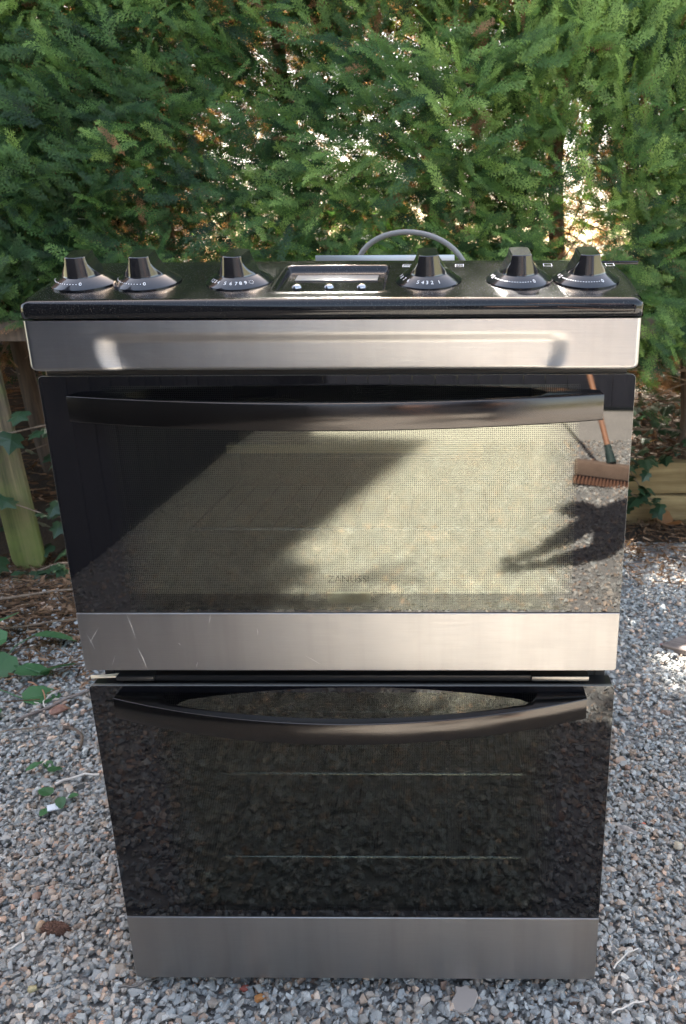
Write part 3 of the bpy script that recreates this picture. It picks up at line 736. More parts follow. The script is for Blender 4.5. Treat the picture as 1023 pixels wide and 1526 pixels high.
# ---- doors
def handle_me(zc, h=.026):
    xs = np.linspace(-.2655, .2655, 61); rows = []
    for x in xs:
        out = -.014-.051*(1-(abs(x)/.2655)**2.0)
        inn = out+.011 if abs(x) < .200 else (out+.011)+( -.0006-(out+.011))*float(sstep(.200, .214, abs(x)))
        if inn > -.0006: inn = -.0006
        a, b = zc-h/2, zc+h/2; c = .0011
        rows.append([(x, out, a+c), (x, out, b-c), (x, out+c*.35, b-c*.35), (x, out+c, b), (x, inn-c*.3, b), (x, inn, b-c), (x, inn, a+c), (x, inn-c*.3, a), (x, out+c, a), (x, out+c*.35, a+c*.35)])
    R_ = np.array(rows)
    cap = lambda r: np.repeat(r.mean(0)[None], 10, 0)[None]
    R_ = np.concatenate([cap(R_[0]), R_, cap(R_[-1])], 0)
    return grid_me('handle', R_, M_handle, closed=True, angle=35)
def door(name, zb, zg, zt, gx0, gx1, gz0, gz1, zlow, hz, refl=1.):
    bm = bmesh.new()
    for b in ((-.2972, -.262, .0062, .028, zb+.002, zt-.002), (.262, .2972, .0062, .028, zb+.002, zt-.002), (-.262, .262, .0062, .028, zb+.002, gz0), (-.262, .262, .0062, .028, gz1, zt-.002)):
        box_bm(bm, *b, .0006, 1)
    d = cpart(name, bm_me(bm, name), M_black)
    mg = m_door_glass(name+'_glass', gx0, gx1, gz0, gz1, zlow, refl)
    gme = rrect_me(-.2985, .2985, zg, zt, 0, .0045, .005, 6, 'glass_panel', .0003, mg, (1, 1, 0, 0))
    tint = NT(name+'_glass_back'); tb = tint.add('BsdfTransparent'); tb.inputs[0].default_value = (.9, .92, .88, 1); gme.materials.append(tint.done(tb.outputs[0]))
    me_edge = simple('glass_edge', (.22, .21, .19), .4, .5); gme.materials.append(me_edge)
    for p in gme.polygons:
        if p.normal.y > .9: p.material_index = 1
        elif abs(p.normal.y) < .9: p.material_index = 2
    link('glass_panel', gme, None, d)
    link('steel_strip', rrect_me(-.2985, .2985, zb, zg-.0006, -.0012, .0050, .004, 5, 'steel_strip', .0006, M_steel, (0, 0, 1, 1)), None, d)
    link('handle', handle_me(hz), None, d)
    return d
up = door('upper_door', .4805, .5515, .8100, -.240, .246, .5545, .800, .574, .7795, 1.25)
lo = door('lower_door', .0305, .1305, .4605, -.232, .240, .140, .452, .150, .4395, .55)
lo['label'] = 'lower oven door with black dotted glass'
# worn maker's name on the upper glass
t = NT('worn_print'); a_ = t.add('BsdfTransparent'); b_ = t.add('BsdfDiffuse'); b_.inputs[0].default_value = (.07, .06, .04, 1); m_ = t.add('MixShader')
t.l.new(t.math('MULTIPLY', t.ramp(t.noise(t.obj(), 260, 3, .7), [(.40, 0), (.60, 1)]), .38), m_.inputs[0]); t.l.new(a_.outputs[0], m_.inputs[1]); t.l.new(b_.outputs[0], m_.inputs[2]); M_ghost = t.done(m_.outputs[0])
gm = glyph_me('ZANUSSI', .0115, 'maker_name'); gm.transform(Matrix.Translation((.0035, -.0004, .5905)) @ Matrix.Rotation(PI/2, 4, 'X')); link('maker_name', gm, M_ghost, up)
# scratches on the left of the upper strip
bm = bmesh.new()
for (ax, az, bx_, bz, w) in ((-.243, .553-.002, -.236, .520, .0005), (-.236, .51, -.228, .4825, .0007), (-.290, .512, -.275, .535, .0004), (-.291, .528, -.283, .505, .0004), (-.150, .5505, -.153, .538, .0004),
                             (-.1, .533, -.1, .524, .0004), (-.05, .50, -.03, .487, .00025), (-.19, .515, -.187, .512, .0006), (-.172, .4835, -.170, .492, .0005), (-.262, .500, -.268, .486, .0003)):
    d_ = Vector((bx_-ax, 0, bz-az)).normalized(); n_ = Vector((-d_.z, 0, d_.x))*w/2; a_ = Vector((ax, -.0014, az)); b_ = Vector((bx_, -.0014, bz)); m_ = (a_+b_)/2+n_*2
    bm.faces.new([bm.verts.new(v) for v in (a_, m_-n_*1.0, b_, m_+n_*1.0)])
me = bpy.data.meshes.new('scratches'); bm.to_mesh(me); bm.free(); me.materials.append(simple('scratch_metal', (.9, .9, .88), .5, .6)); link('scratches', me, None, up)['kind'] = 'stuff'
# gap hardware above the lower door
cbox('door_top_rail', -.262, .262, .008, .020, .4622, .4690, M_black, None, .0005)
cbox('hinge_plate', .205, .270, .004, .0275, .4640, .4700, simple('hinge_metal', (.3, .29, .27), .35, 1.), None, .001)
cbox('hinge_plate', -.268, -.225, .004, .0275, .4640, .4695, simple('hinge_dark', (.05, .05, .05), .3, .6), None, .001)
M_wire = simple('pale_wire', (.75, .66, .5), .6)
for q, (dz, dy) in enumerate(((0, 0), (.0035, .003))):
    pts = [(-.300+.009*k, .012+dy-.004*math.sin(k*.5+q), .4638+dz*.6+.0009*k*(1-.12*k)*(2-q)) for k in range(8)]
    cpart('loose_wire', tube_me(pts, .0012, 6, 'loose_wire', M_wire))
# supply cable looping up behind
pts = []
for k in range(25):
    a = PI*k/24; x = .045-.098*math.cos(a) ; z = .880+.088*math.sin(a)**.8 ; pts.append((x-.008*math.sin(a), .600+.018*math.cos(a), z))
cpart('supply_cable', tube_me(pts, .0045, 12, 'supply_cable', simple('cable_sheath', (.22, .21, .20), .5)))

# ================================================================== picket fence (left)
def picket(parent, xb, yb, w, h, lean, back=0., cut=.3):
    bm = bmesh.new(); t = .018; pts = [(-w/2+w*.14, 0), (w/2-w*.2, 0), (w/2, .03), (w/2, h), (-w/2, h), (-w/2, .035)]
    f = bm.faces.new([bm.verts.new((x, -t/2, z)) for x, z in pts]); r = bmesh.ops.extrude_face_region(bm, geom=[f])
    for v in r['geom']:
        if isinstance(v, bmesh.types.BMVert): v.co.y += t
    bmesh.ops.bevel(bm, geom=bm.edges[:], offset=.003, segments=1, affect='EDGES')
    return link('picket', bm_me(bm, 'picket'), M_picket, parent, (xb, yb, .0), (back, lean, 0))
fence = empty('picket_fence', (-1.2, 1.5, 0)); tag(fence, 'old mossy wooden picket fence half hidden under the hedge left of the cooker', 'fence')
for i in range(10):
    x = -1.235+(.205*i if i > 0 else 0)
    if i == 1: x = -1.035
    if i > 1: x = -1.035+.2*(i-1)
    picket(fence, x+1.2, .0, .105 if i != 1 else .075, .84, (-.075 if i == 0 else -.03+.01*math.sin(i*3)), -.02)
for i in range(1, 9): picket(fence, -1.235-.2*i+1.2, .0, .105, .95, .03*math.sin(i*2), -.02)
for z in (.74,): link('rail', box('tmp', -1.6, 1.9, .022, .055, z-.03, z+.03, M_bark, None, .003).data, None, fence); bpy.data.objects.remove(bpy.data.objects['tmp'])

# ================================================================== sleeper edging (right)
edge = empty('sleeper_edging', (1.2, 2.0, 0)); tag(edge, 'low retaining wall of stacked wooden sleepers holding the soil bank right of the cooker', 'retaining wall')
def sleeper(x0, x1, z0, z1, yo=0, rz=0):
    bm = bmesh.new(); box_bm(bm, x0, x1, -.05, .05, z0, z1, .006, 2); bmesh.ops.subdivide_edges(bm, edges=[e for e in bm.edges if abs(e.verts[0].co.x-e.verts[1].co.x) > .3], cuts=12)
    for v in bm.verts: v.co.z += .004*math.sin(v.co.x*9+z0*40); v.co.y += .004*math.sin(v.co.x*7+z0*30)
    link('sleeper', bm_me(bm, 'sleeper', True, 35), M_sleeper, edge, (0, yo, 0), (0, 0, rz))
sleeper(-.95, .9, -.02, .105); sleeper(-.95, .9, .108, .225, .006)

# ================================================================== leaves
def ivy_me(name='leaf'):
    out = [(0, 0), (.30, -.10), (.50, .12), (.33, .30), (.52, .55), (.24, .62), (0, 1.05), (-.24, .62), (-.52, .55), (-.33, .30), (-.50, .12), (-.30, -.10)]
    V = [(0, .35, .03)]+[(x, y, -.22*abs(x)-.06*y*y) for x, y in out]; V = [(x*1, y, z) for x, y, z in V]
    F = [(0, i+1, (i+1) % 12+1) for i in range(12)]; V = np.array(V)
    return np_me(name, V, F, None, smooth=False)
IVY = ivy_me(); IVY.materials.append(M_ivy)
def oval_me(n=18, serr=.04, w=.38):
    V = [(0, .5, .0)]
    for i in range(n):
        a = 2*PI*i/n-PI/2; y = .5+.5*math.sin(a); x = w*math.cos(a)*(1-.35*math.sin(a)); k = 1+(serr if i % 2 else -serr); V.append((x*k, .5+(y-.5)*k, .16*abs(x)-.15*(y-.4)**2))
    return np_me('leaf', np.array(V), [(0, i+1, (i+1) % n+1) for i in range(n)], None)
BRM = oval_me(); BRM.materials.append(M_bramble)
DRY = oval_me(12, .08, .42); DRY.materials.append(M_dry)
def place_leaf(me, parent, p, size, yaw, pitch, roll=0, name='leaf'):
    o = bpy.data.objects.new(name, me); COL.objects.link(o); o.parent = parent; o.location = p; o.scale = (size,)*3
    o.rotation_euler = (Matrix.Rotation(yaw, 3, 'Z') @ Matrix.Rotation(pitch, 3, 'X') @ Matrix.Rotation(roll, 3, 'Y')).to_euler(); return o
def ivy(label, origin, stems, size=.045, per=9, face=1.2):
    t = empty('ivy', origin); tag(t, label, 'ivy', 'ivy creeping under the hedge')
    for pts in stems:
        P0 = [Vector(p)-Vector(origin) for p in pts]
        link('stem', tube_me(P0, .0022, 5, 'stem', M_twig), parent=t)
        for k in range(per):
            u = (k+random.random()*.7)/per*(len(P0)-1); i = min(int(u), len(P0)-2); p = P0[i].lerp(P0[i+1], u-i)+Vector((random.gauss(0, .022), -abs(random.gauss(.02, .012)), random.gauss(0, .02)))
            place_leaf(IVY, t, p, size*random.uniform(.65, 1.25), PI+random.gauss(0, .9), random.uniform(.2, .8)*-1+.0, random.gauss(0, .4))
    return t
random.seed(11)
ivy('ivy trailing down over the front of the wooden sleepers beside the cooker door', (.78, 1.94, .2), [[(.70, 1.96, .30), (.74, 1.93, .22), (.80, 1.92, .13), (.86, 1.91, .075)], [(.68, 2.0, .26), (.76, 1.96, .25), (.84, 1.95, .245)], [(.70, 1.93, .16), (.76, 1.92, .12), (.82, 1.92, .10)]], .052, 11)
ivy('ivy growing over the top edge of the sleepers at the right frame edge', (.98, 2.0, .25), [[(.88, 2.02, .28), (.95, 1.98, .27), (1.03, 1.95, .22), (1.12, 1.95, .2)], [(.86, 2.1, .36), (.96, 2.05, .32), (1.08, 2.0, .30)]], .05, 11)
ivy('dark ivy carpeting the soil under the hedge on the right', (.95, 2.2, .4), [[(.7, 2.2, .42), (.85, 2.15, .38), (1.0, 2.2, .44), (1.15, 2.2, .4)], [(.72, 2.35, .52), (.9, 2.3, .5), (1.1, 2.35, .52)], [(.75, 2.1, .34), (.9, 2.08, .33), (1.1, 2.1, .35)]], .048, 13)
ivy('ivy wound across the leaning mossy picket at the left frame edge', (-1.25, 1.48, .35), [[(-1.42, 1.46, .42), (-1.3, 1.46, .46), (-1.2, 1.46, .45), (-1.1, 1.48, .47)], [(-1.42, 1.46, .22), (-1.28, 1.46, .25), (-1.15, 1.46, .20)], [(-1.45, 1.45, .06), (-1.35, 1.44, .08), (-1.25, 1.42, .02)]], .062, 7)
ivy('ivy growing in the gap between two pickets left of the cooker', (-1.1, 1.56, .3), [[(-1.14, 1.56, .02), (-1.12, 1.57, .2), (-1.10, 1.57, .4), (-1.13, 1.58, .55)], [(-1.2, 1.45, .01), (-1.12, 1.45, .04), (-1.02, 1.46, .04)]], .055, 10)
ivy('dark ivy filling the deep gap below the hedge beside the upper right cooker edge', (.85, 2.3, .5), [[(.6, 2.25, .48), (.8, 2.22, .55), (1.0, 2.25, .5), (1.2, 2.2, .55)], [(.66, 2.15, .40), (.8, 2.12, .42), (1.0, 2.12, .40)], [(.95, 2.03, .30), (1.1, 2.02, .33), (1.2, 2.0, .3)]], .05, 14)
ivy('ivy sprawling on the soil behind the leaning pickets', (-1.3, 1.7, .1), [[(-1.7, 1.62, .1), (-1.4, 1.62, .16), (-1.1, 1.64, .12)], [(-1.6, 1.66, .3), (-1.3, 1.66, .34), (-1.05, 1.66, .42)]], .055, 12)
random.seed(5)
weed = empty('bramble_plant', (-.98, .86, 0)); tag(weed, 'low bramble with broad green leaves growing through the gravel at the left edge', 'plant')
for (x, y, z, s, yw, pt) in ((-.985, .93, .05, .085, 1.9, -.25), (-.93, .95, .045, .075, -1.2, -.3), (-1.02, .86, .05, .085, 2.6, -.2), (-.94, .86, .04, .07, 2.9, -.35), (-.90, .80, .03, .062, -1.3, -.2), (-.84, .80, .025, .06, -1.1, .1),
                             (-.95, .73, .03, .07, 2.4, -.1), (-.88, .68, .02, .075, 2.0, -.2), (-.83, .70, .018, .06, -.9, -.2), (-1.03, .98, .07, .08, .4, -.3), (-.95, .78, .045, .05, 3.1, -.5), (-.86, .66, .02, .05, 2.8, .0)):
    place_leaf(BRM, weed, Vector((x+.98, y-.86, z)), s*1.3, yw, pt, random.gauss(0, .2))
for (a, b) in (((-.98, .86, 0), (-.93, .95, .045)), ((-.98, .86, 0), (-.84, .80, .025)), ((-.95, .75, 0), (-.83, .70, .018)), ((-1.0, .9, 0), (-1.03, .98, .07))):
    A_, B_ = Vector(a)-Vector((-.98, .86, 0)), Vector(b)-Vector((-.98, .86, 0)); link('stem', tube_me([A_, (A_+B_)/2+Vector((0, 0, .015)), B_], .0015, 5, 'stem', M_bramble), parent=weed)
for i, (x, y, s) in enumerate(((-.66, .72, .03), (-.66, .45, .028), (-.60, .36, .03))):
    t = empty('weed_sprig', (x, y, 0)); tag(t, ['small green sprig beside the upper left edge of the lower door', 'small green sprig halfway down the left side of the lower door', 'small green sprig by the pale stick at the cooker side'][i], 'weed')
    for k in range(4): place_leaf(BRM, t, Vector((random.gauss(0, .012), random.gauss(0, .012), .014+.006*k)), s*random.uniform(.6, 1), random.uniform(0, 6.28), random.uniform(-.5, .3))
for (x, y, s, lab) in ((.860, 1.86, .075, 'curled orange dry leaf below the hanging tip of the ivy'), (.915, 1.85, .07, 'second orange dry leaf lying further right at the foot of the sleepers'), (1.0, 1.9, .06, 'small reddish dry leaf at the right frame edge by the sleepers')):
    o = place_leaf(DRY, None, Vector((x, y, .03)), s, random.uniform(0, 6.28), random.uniform(.1, .5), .5, 'dry_leaf'); tag(o, lab, 'leaf')

# ================================================================== single finds on the gravel
def pebble(name, x, y, sx, sy, sz, base, label, cat='stone', rz=0., z=None, rough=.75, seed=0, npts=16, sub=True):
    r = random.Random(seed+int(abs(x)*1000)); bm = bmesh.new()
    for i in range(npts):
        v = Vector((r.gauss(0, 1), r.gauss(0, 1), r.gauss(0, 1))).normalized(); bm.verts.new((v.x*sx/2, v.y*sy/2, v.z*sz/2))
    res = bmesh.ops.convex_hull(bm, input=bm.verts[:]); bmesh.ops.delete(bm, geom=list({g for g in res['geom_interior'] if isinstance(g, bmesh.types.BMVert)}), context='VERTS')
    bmesh.ops.bevel(bm, geom=bm.edges[:], offset=min(sx, sy, sz)*.07, segments=1, affect='EDGES')
    t = NT(name+'_mat'); o = t.obj(); c = t.mix(t.math('MULTIPLY', t.ramp(t.noise(o, 260, 4, .7), [(.4, 0), (.65, 1)]), .5), base, tuple(b*.55 for b in base))
    m = t.done(t.prin(c, rough, 0, t.bump(t.noise(o, 300, 4, .7), .5, .001)))
    ob = link(name, bm_me(bm, name), m, None, (x, y, sz*.4+.003 if z is None else z), (0, 0, rz)); return tag(ob, label, cat)
pebble('orange_stone', -.137, -.012, .017, .014, .013, (.50, .22, .07), 'small bright orange stone in front of the lower door strip')
pebble('red_stone', -.160, .004, .013, .011, .010, (.40, .11, .08), 'small red stone just under the bottom edge of the cooker')
pebble('brown_stone', -.515, .155, .018, .016, .014, (.30, .19, .14), 'rounded brown stone behind the fibrous bark chunk')
pebble('tan_stone', -.338, .030, .022, .018, .014, (.36, .31, .25), 'blocky tan stone left of the cooker bottom corner')
pebble('yellow_stone', -.44, .0, .014, .012, .012, (.52, .44, .24), 'small yellowish stone near the bottom left corner')
pebble('long_stone', .405, .305, .044, .016, .014, (.42, .37, .33), 'long pale grey stone on the gravel right of the cooker', rz=-.6)
pebble('buff_stone', .482, .268, .020, .020, .012, (.56, .48, .35), 'round flat buff stone right of the cooker')
pebble('red_fragment', .436, .320, .015, .008, .008, (.55, .13, .07), 'small bright red clay fragment on the gravel right of the cooker')
pebble('brick_fragment', -.735, .665, .045, .028, .02, (.34, .18, .13), 'dull brick fragment between the bramble and the lower door', rz=.9)
pebble('pink_fragment', .640, .960, .04, .022, .016, (.42, .20, .16), 'pinkish brick fragment touching the weathered timber offcut', rz=.3)
pebble('red_scrap', -.80, .96, .05, .012, .006, (.55, .05, .09), 'thin red plastic scrap on the leaf litter left of the upper steel strip', 'scrap', rz=-.2)
# flat notched stone
bm = bmesh.new(); pts = [(-.022, -.004), (-.014, -.014), (.002, -.016), (.016, -.008), (.018, .002), (.012, .006), (.012, .012), (.004, .014), (-.002, .020), (-.006, .012), (-.018, .006)]
f = bm.faces.new([bm.verts.new((x, y, 0)) for x, y in pts]); r = bmesh.ops.extrude_face_region(bm, geom=[f])
for v in r['geom']:
    if isinstance(v, bmesh.types.BMVert): v.co.z = .006
bmesh.ops.bevel(bm, geom=bm.edges[:], offset=.0012, segments=1, affect='EDGES')
tag(link('flat_stone', bm_me(bm, 'flat_stone'), simple('flat_stone', (.34, .29, .25), .6), None, (.13, -.014, .010), (.15, -.1, .6)), 'flat notched buff stone in front of the cooker, largest at the bottom edge', 'stone')
tag(box('tile_chip', -.010, .010, -.008, .008, 0, .003, simple('white_tile', (.8, .84, .88), .2), None, .0005), 'small square white tile chip on the gravel left of the lower door', 'tile chip')
o = bpy.data.objects['tile_chip']; o.location = (-.585, .348, .014); o.rotation_euler = (.05, .08, .5)
# fibrous bark chunk
bm = bmesh.new(); bmesh.ops.create_icosphere(bm, subdivisions=4, radius=1)
for v in bm.verts:
    n_ = .16*math.sin(v.co.x*23+v.co.y*11)*math.sin(v.co.z*19+v.co.x*7)+.1*math.sin(v.co.y*31+v.co.z*17); v.co *= 1+n_; v.co.x *= .021; v.co.y *= .0095*(1-.2*v.co.x/.021); v.co.z *= .009
ch = link('bark_chunk', bm_me(bm, 'bark_chunk', True, 40), m_soil('fibre_bark', (.12, .06, .04), (.24, .13, .09), 120), None, (-.455, .093, .012), (0, 0, -.08)); tag(ch, 'brown fibrous bark chunk with a pale curled end lying on the gravel at left', 'bark')
bm = bmesh.new(); bmesh.ops.create_uvsphere(bm, u_segments=10, v_segments=6, radius=1)
for v in bm.verts: v.co.x *= .006; v.co.y *= .008; v.co.z *= .009
link('pale_end', bm_me(bm, 'pale_end', True), simple('pale_bark', (.5, .34, .22), .7), ch, (-.0225, .001, .001))
# twigs
def twig(x0, y0, x1, y1, r, m, label, z=.012, bend=.01, name='twig', cat='twig'):
    a, b = Vector((x0, y0, z)), Vector((x1, y1, z+.004)); n_ = Vector((-(b-a).y, (b-a).x, 0)).normalized(); c = (a+b)/2
    pts = [a.lerp(b, k/6)-c+n_*bend*math.sin(PI*k/6)+Vector((0, 0, .002*math.sin(k*2))) for k in range(7)]
    tag(link(name, tube_me(pts, [r*(1-.06*k) for k in range(7)], 7, 'twig', m), None, None, c), label, cat)
M_pale = simple('pale_stick', (.68, .62, .54), .6)
twig(-.615, .415, -.545, .44, .0032, M_pale, 'short pale stripped stick poking out from behind the lower door')
twig(-.80, .62, -.70, .74, .0045, M_oldwood, 'grey weathered splinter of wood near the bramble leaves', bend=.002)
twig(-.86, .78, -.78, .70, .002, simple('rust_twig', (.35, .17, .09), .7), 'thin rusty brown twig beside the bramble')
twig(-.775, .735, -.765, .67, .0016, M_pale, 'thin white curved stalk beside the rusty twig', bend=-.012)
twig(-.69, .60, -.62, .52, .0038, M_bark, 'dark curved root lying on the gravel left of the lower handle', bend=.018)
twig(-.93, .52, -.72, .60, .002, M_twig, 'long thin brown twig on the gravel below the bramble')
twig(-1.25, 1.16, -.92, 1.28, .004, M_twig, 'long grey twig across the leaf litter below the leaning picket', z=.03)
twig(-1.15, 1.02, -.85, 1.10, .003, M_twig, 'second long twig across the leaf litter, nearer the bramble', z=.025, bend=-.02)
twig(-.498, .085, -.502, .055, .002, M_pale, 'short upright-lying pale twig at the left frame edge beside the bark chunk')
twig(-.325, .0, -.275, .012, .0018, simple('wire_dark', (.12, .11, .1), .4), 'bit of dark root curling under the bottom left corner of the cooker', z=.012, bend=-.004)
twig(.315, -.035, .36, -.02, .0013, M_pale, 'thin straw lying on the gravel at the bottom right corner', z=.014, bend=.002)
twig(.33, .03, .37, .06, .0012, M_pale, 'thin pale straw right of the cooker bottom corner', z=.014, bend=.004)
twig(.70, 2.0, 1.25, 1.98, .006, M_twig, 'bare horizontal branch spanning the dark gap below the hedge on the right', z=.56, bend=-.02)
twig(.70, 2.08, 1.0, 2.02, .006, M_twig, 'dead brown stick lying on the bank above the sleepers', z=.33)
# timber offcut at right edge
bm = bmesh.new(); box_bm(bm, -.10, .10, -.035, .035, 0, .022, .003, 1)
for v in bm.verts: v.co.x += .012*math.sin(v.co.y*60)
tag(link('timber_offcut', bm_me(bm, 'timber_offcut'), M_oldwood, None, (.735, .905, .012), (.08, -.12, -.75)), 'weathered grey timber offcut lying at the right frame edge on gravel', 'wood')

# ================================================================== behind the photographer (seen in the glass)
M_darkfence = m_wood('dark_painted_wood', (.010, .012, .020), (.022, .024, .036))
fb = empty('dark_plank_fence', (0, -4.45, 0)); tag(fb, 'dark navy painted plank fence behind the concrete path, mirrored in the oven glass', 'fence')
meP = box('tmp', -.073, .073, -.012, .012, 0, 2.2, M_darkfence, None, .003).data; bpy.data.objects.remove(bpy.data.objects['tmp'])
for i in range(46): link('plank', meP, None, fb, (-3.4+.15*i, 0, .0))
fs = empty('dark_side_fence', (-1.08, -2.4, 0)); tag(fs, 'dark painted plank fence along the left side of the yard, mirrored in the oven glass', 'fence')
for i in range(28): link('plank', meP, None, fs, (0, -1.95+.15*i, 0), (0, 0, PI/2))
broom = empty('yard_broom', (.78, -2.47, 0), (0, .10, .12)); tag(broom, 'yard broom with orange wooden handle and green socket, mirrored in the upper door', 'broom')
def bpart(name, me, m=None): return link(name, me, m, broom)
bm = bmesh.new(); box_bm(bm, -.15, .15, -.032, .032, .035, .095, .008, 2); bpart('broom_head', bm_me(bm, 'broom_head', True, 40), m_soil('broom_wood', (.13, .085, .06), (.23, .16, .115), 14, .001))
bm = bmesh.new(); 
for i in range(20):
    for j in range(4):
        x = -.138+.0145*i; y = -.021+.014*j; t_ = tube_me([(x, y, .036), (x*1.04, y*1.5, .0)], [.0045, .0075], 5); bm.from_mesh(t_); bpy.data.meshes.remove(t_)
o = bpart('bristles', bm_me(bm, 'bristles'), simple('bristle', (.16, .07, .035), .8)); o['kind'] = 'stuff'
hd = Vector((-.50, -.95, 1.30)); a0 = Vector((0, -.005, .095)); bpart('handle', tube_me([a0+hd*t for t in (0.02, .5, 1)], .0125, 12, 'handle', simple('broom_handle', (.36, .17, .09), .6)))
bpart('socket', tube_me([a0, a0+hd*.05], [.022, .016], 12, 'socket', simple('green_socket', (.014, .038, .032), .7)))
# neighbouring house beyond the hedge: its shade lies over the left of the yard
house = empty('neighbour_house', (-6.4, 6.0, 0)); tag(house, 'tall brick house beyond the hedge shading the left side of the yard', 'house')
def m_brick():
    t = NT('brickwork'); o = t.obj(); b = t.add('TexBrick'); t.l.new(t.mapping(o, (1, 1, 1)), b.inputs[0])
    mp = t.add('Mapping'); t.l.new(o, mp.inputs[0]); mp.inputs['Rotation'].default_value = (PI/2, 0, 0); t.l.new(mp.outputs[0], b.inputs[0])
    b.inputs['Color1'].default_value = (.32, .14, .09, 1); b.inputs['Color2'].default_value = (.25, .11, .07, 1); b.inputs['Mortar'].default_value = (.35, .32, .28, 1)
    b.inputs['Scale'].default_value = 1; b.inputs['Brick Width'].default_value = .225; b.inputs['Row Height'].default_value = .075; b.inputs['Mortar Size'].default_value = .008
    return t.done(t.prin(b.outputs[0], .9))
hx1 = -.53-.226*(3.5+1.18); house.location = (hx1, 3.5, 0); house.rotation_euler = (0, 0, math.atan(.226))
link('wall', box('tmp', -7, 0, 0, 4.5, 0, 9.6, m_brick(), None).data, None, house); bpy.data.objects.remove(bpy.data.objects['tmp'])
bm = bmesh.new()
vs = [bm.verts.new(v) for v in ((-7.2, -.1, 9.6), (0, -.1, 9.6), (0, 4.6, 9.6), (-7.2, 4.6, 9.6), (-7.2, 2.2, 11.0), (0, 2.2, 11.0))]
for q in ((0, 1, 5, 4), (2, 3, 4, 5), (0, 4, 3), (1, 2, 5), (0, 3, 2, 1)): bm.faces.new([vs[i] for i in q])
link('roof', bm_me(bm, 'roof'), simple('roof_tile', (.16, .08, .06), .8), house)

# ================================================================== the person taking the picture (their shadow shows in the glass)
def skin_me(name, joints, edges, m, sub=2):
    bm = bmesh.new(); vs = [bm.verts.new(j[0]) for j in joints]
    for a_, b_ in edges: bm.edges.new((vs[a_], vs[b_]))
    me = bpy.data.meshes.new(name); bm.to_mesh(me); bm.free(); o = bpy.data.objects.new(name, me); COL.objects.link(o)
    mod = o.modifiers.new('skin', 'SKIN'); mod.use_smooth_shade = True
    for i, j in enumerate(joints):
        sv = me.skin_vertices[0].data[i]; r = j[1]; sv.radius = r if hasattr(r, '__len__') else (r, r); sv.use_root = (i == 0)
    sb = o.modifiers.new('sub', 'SUBSURF'); sb.levels = sb.render_levels = sub
    out = bpy.data.meshes.new_from_object(o.evaluated_get(bpy.context.evaluated_depsgraph_get())); out.name = name
    bpy.data.objects.remove(o); bpy.data.meshes.remove(me); out.materials.clear(); out.materials.append(m); out.shade_smooth(); return out
M_skin = simple('skin', (.50, .30, .22), .55); M_jacket = simple('navy_fabric', (.02, .025, .05), .85); M_jean = simple('dark_denim', (.03, .04, .075), .85)
per = empty('person', (.98, -1.45, 0)); tag(per, 'person in navy jacket bending to photograph the cooker, mirrored as a shadow', 'person')
J = [((.88, -1.38, .93), .13), ((.76, -1.28, 1.10), .135), ((.60, -1.18, 1.27), .15), ((.50, -1.12, 1.36), .07), ((.42, -1.08, 1.42), .052), ((.36, -1.05, 1.47), .085), ((.31, -1.03, 1.54), .07),
     ((.92, -1.30, .88), .095), ((.90, -1.16, .52), .06), ((.93, -1.30, .10), .042), ((.92, -1.18, .04), .038),
     ((.95, -1.48, .88), .095), ((1.02, -1.52, .50), .06), ((1.05, -1.66, .10), .042), ((1.04, -1.54, .04), .038),
     ((.50, -1.05, 1.26), .060), ((.46, -.93, 1.04), .042), ((.27, -.86, .96), .030), ((.22, -.845, .945), .033),
     ((.66, -1.30, 1.26), .060), ((.50, -1.30, 1.02), .042), ((.28, -1.02, .95), .030), ((.20, -.93, .935), .033)]
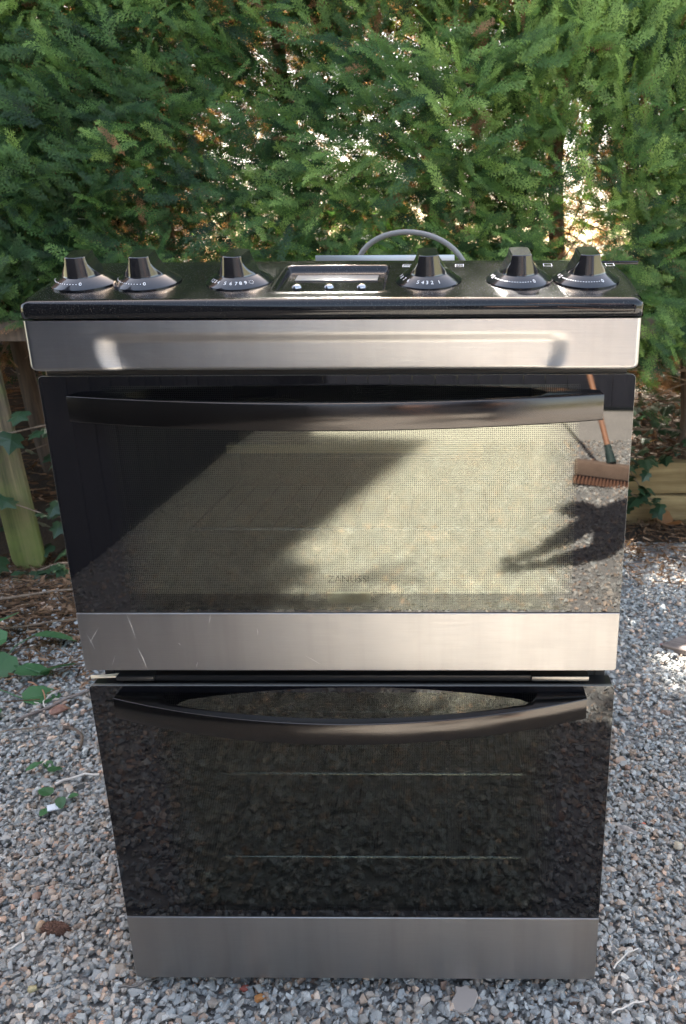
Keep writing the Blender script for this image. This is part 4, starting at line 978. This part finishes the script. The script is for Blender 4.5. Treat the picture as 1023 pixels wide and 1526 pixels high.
ED = [(0, 1), (1, 2), (2, 3), (3, 4), (4, 5), (5, 6), (0, 7), (7, 8), (8, 9), (9, 10), (0, 11), (11, 12), (12, 13), (13, 14), (2, 15), (15, 16), (16, 17), (17, 18), (2, 19), (19, 20), (20, 21), (21, 22)]
off_ = Vector(per.location)
def sh(jj, k=0.): return [((Vector(p)-off_)[:], (r+k)) for p, r in jj]
for hand, side in ((18, 1), (22, -1)):
    hp = Vector(J[hand][0])
    for q in range(4):
        p1 = hp+Vector((-.045, .004+.0*q, .024-.017*q)); p2 = p1+Vector((-.028, -.012*side, 0)); p3 = p2+Vector((-.016+.002*q, -.018*side, 0)); n0 = len(J)
        J += [(tuple(p1), .0095), (tuple(p2), .0085), (tuple(p3), .0075)]; ED += [(hand, n0), (n0, n0+1), (n0+1, n0+2)]
    n0 = len(J); J += [(tuple(hp+Vector((-.01, -.012*side, .038))), .011), (tuple(hp+Vector((-.035, -.02*side, .05))), .009)]; ED += [(hand, n0), (n0, n0+1)]
link('body', skin_me('body', sh(J), ED, M_skin), parent=per)
jk = [0, 1, 2, 3, 15, 16, 17, 19, 20, 21]; je = [(0, 1), (1, 2), (2, 3), (2, 4), (4, 5), (5, 6), (2, 7), (7, 8), (8, 9)]
link('jacket', skin_me('jacket', sh([J[i] for i in jk], .018), je, M_jacket), parent=per)
tk = [0, 7, 8, 9, 11, 12, 13]; te = [(0, 1), (1, 2), (2, 3), (0, 4), (4, 5), (5, 6)]
link('trousers', skin_me('trousers', sh([J[i] for i in tk], .014), te, M_jean), parent=per)
link('hair', skin_me('hair', [((Vector((.40, -1.10, 1.47))-off_)[:], .082), ((Vector((.33, -1.055, 1.555))-off_)[:], .078)], [(0, 1)], simple('brown_hair', (.05, .03, .02), .7)), parent=per)
ph = empty('phone', (.14, -.83, .935)); tag(ph, 'black phone held up in front of the cooker by the bending person', 'phone')
link('case', box('tmp', -.037, .037, -.004, .004, -.075, .075, M_black, None, .002).data, None, ph); bpy.data.objects.remove(bpy.data.objects['tmp'])
link('screen', box('tmp', -.034, .034, -.0052, -.0042, -.072, .072, simple('phone_screen', (.01, .01, .012), .05), None).data, None, ph); bpy.data.objects.remove(bpy.data.objects['tmp'])
ph.rotation_euler = (-.31, 0, 0)
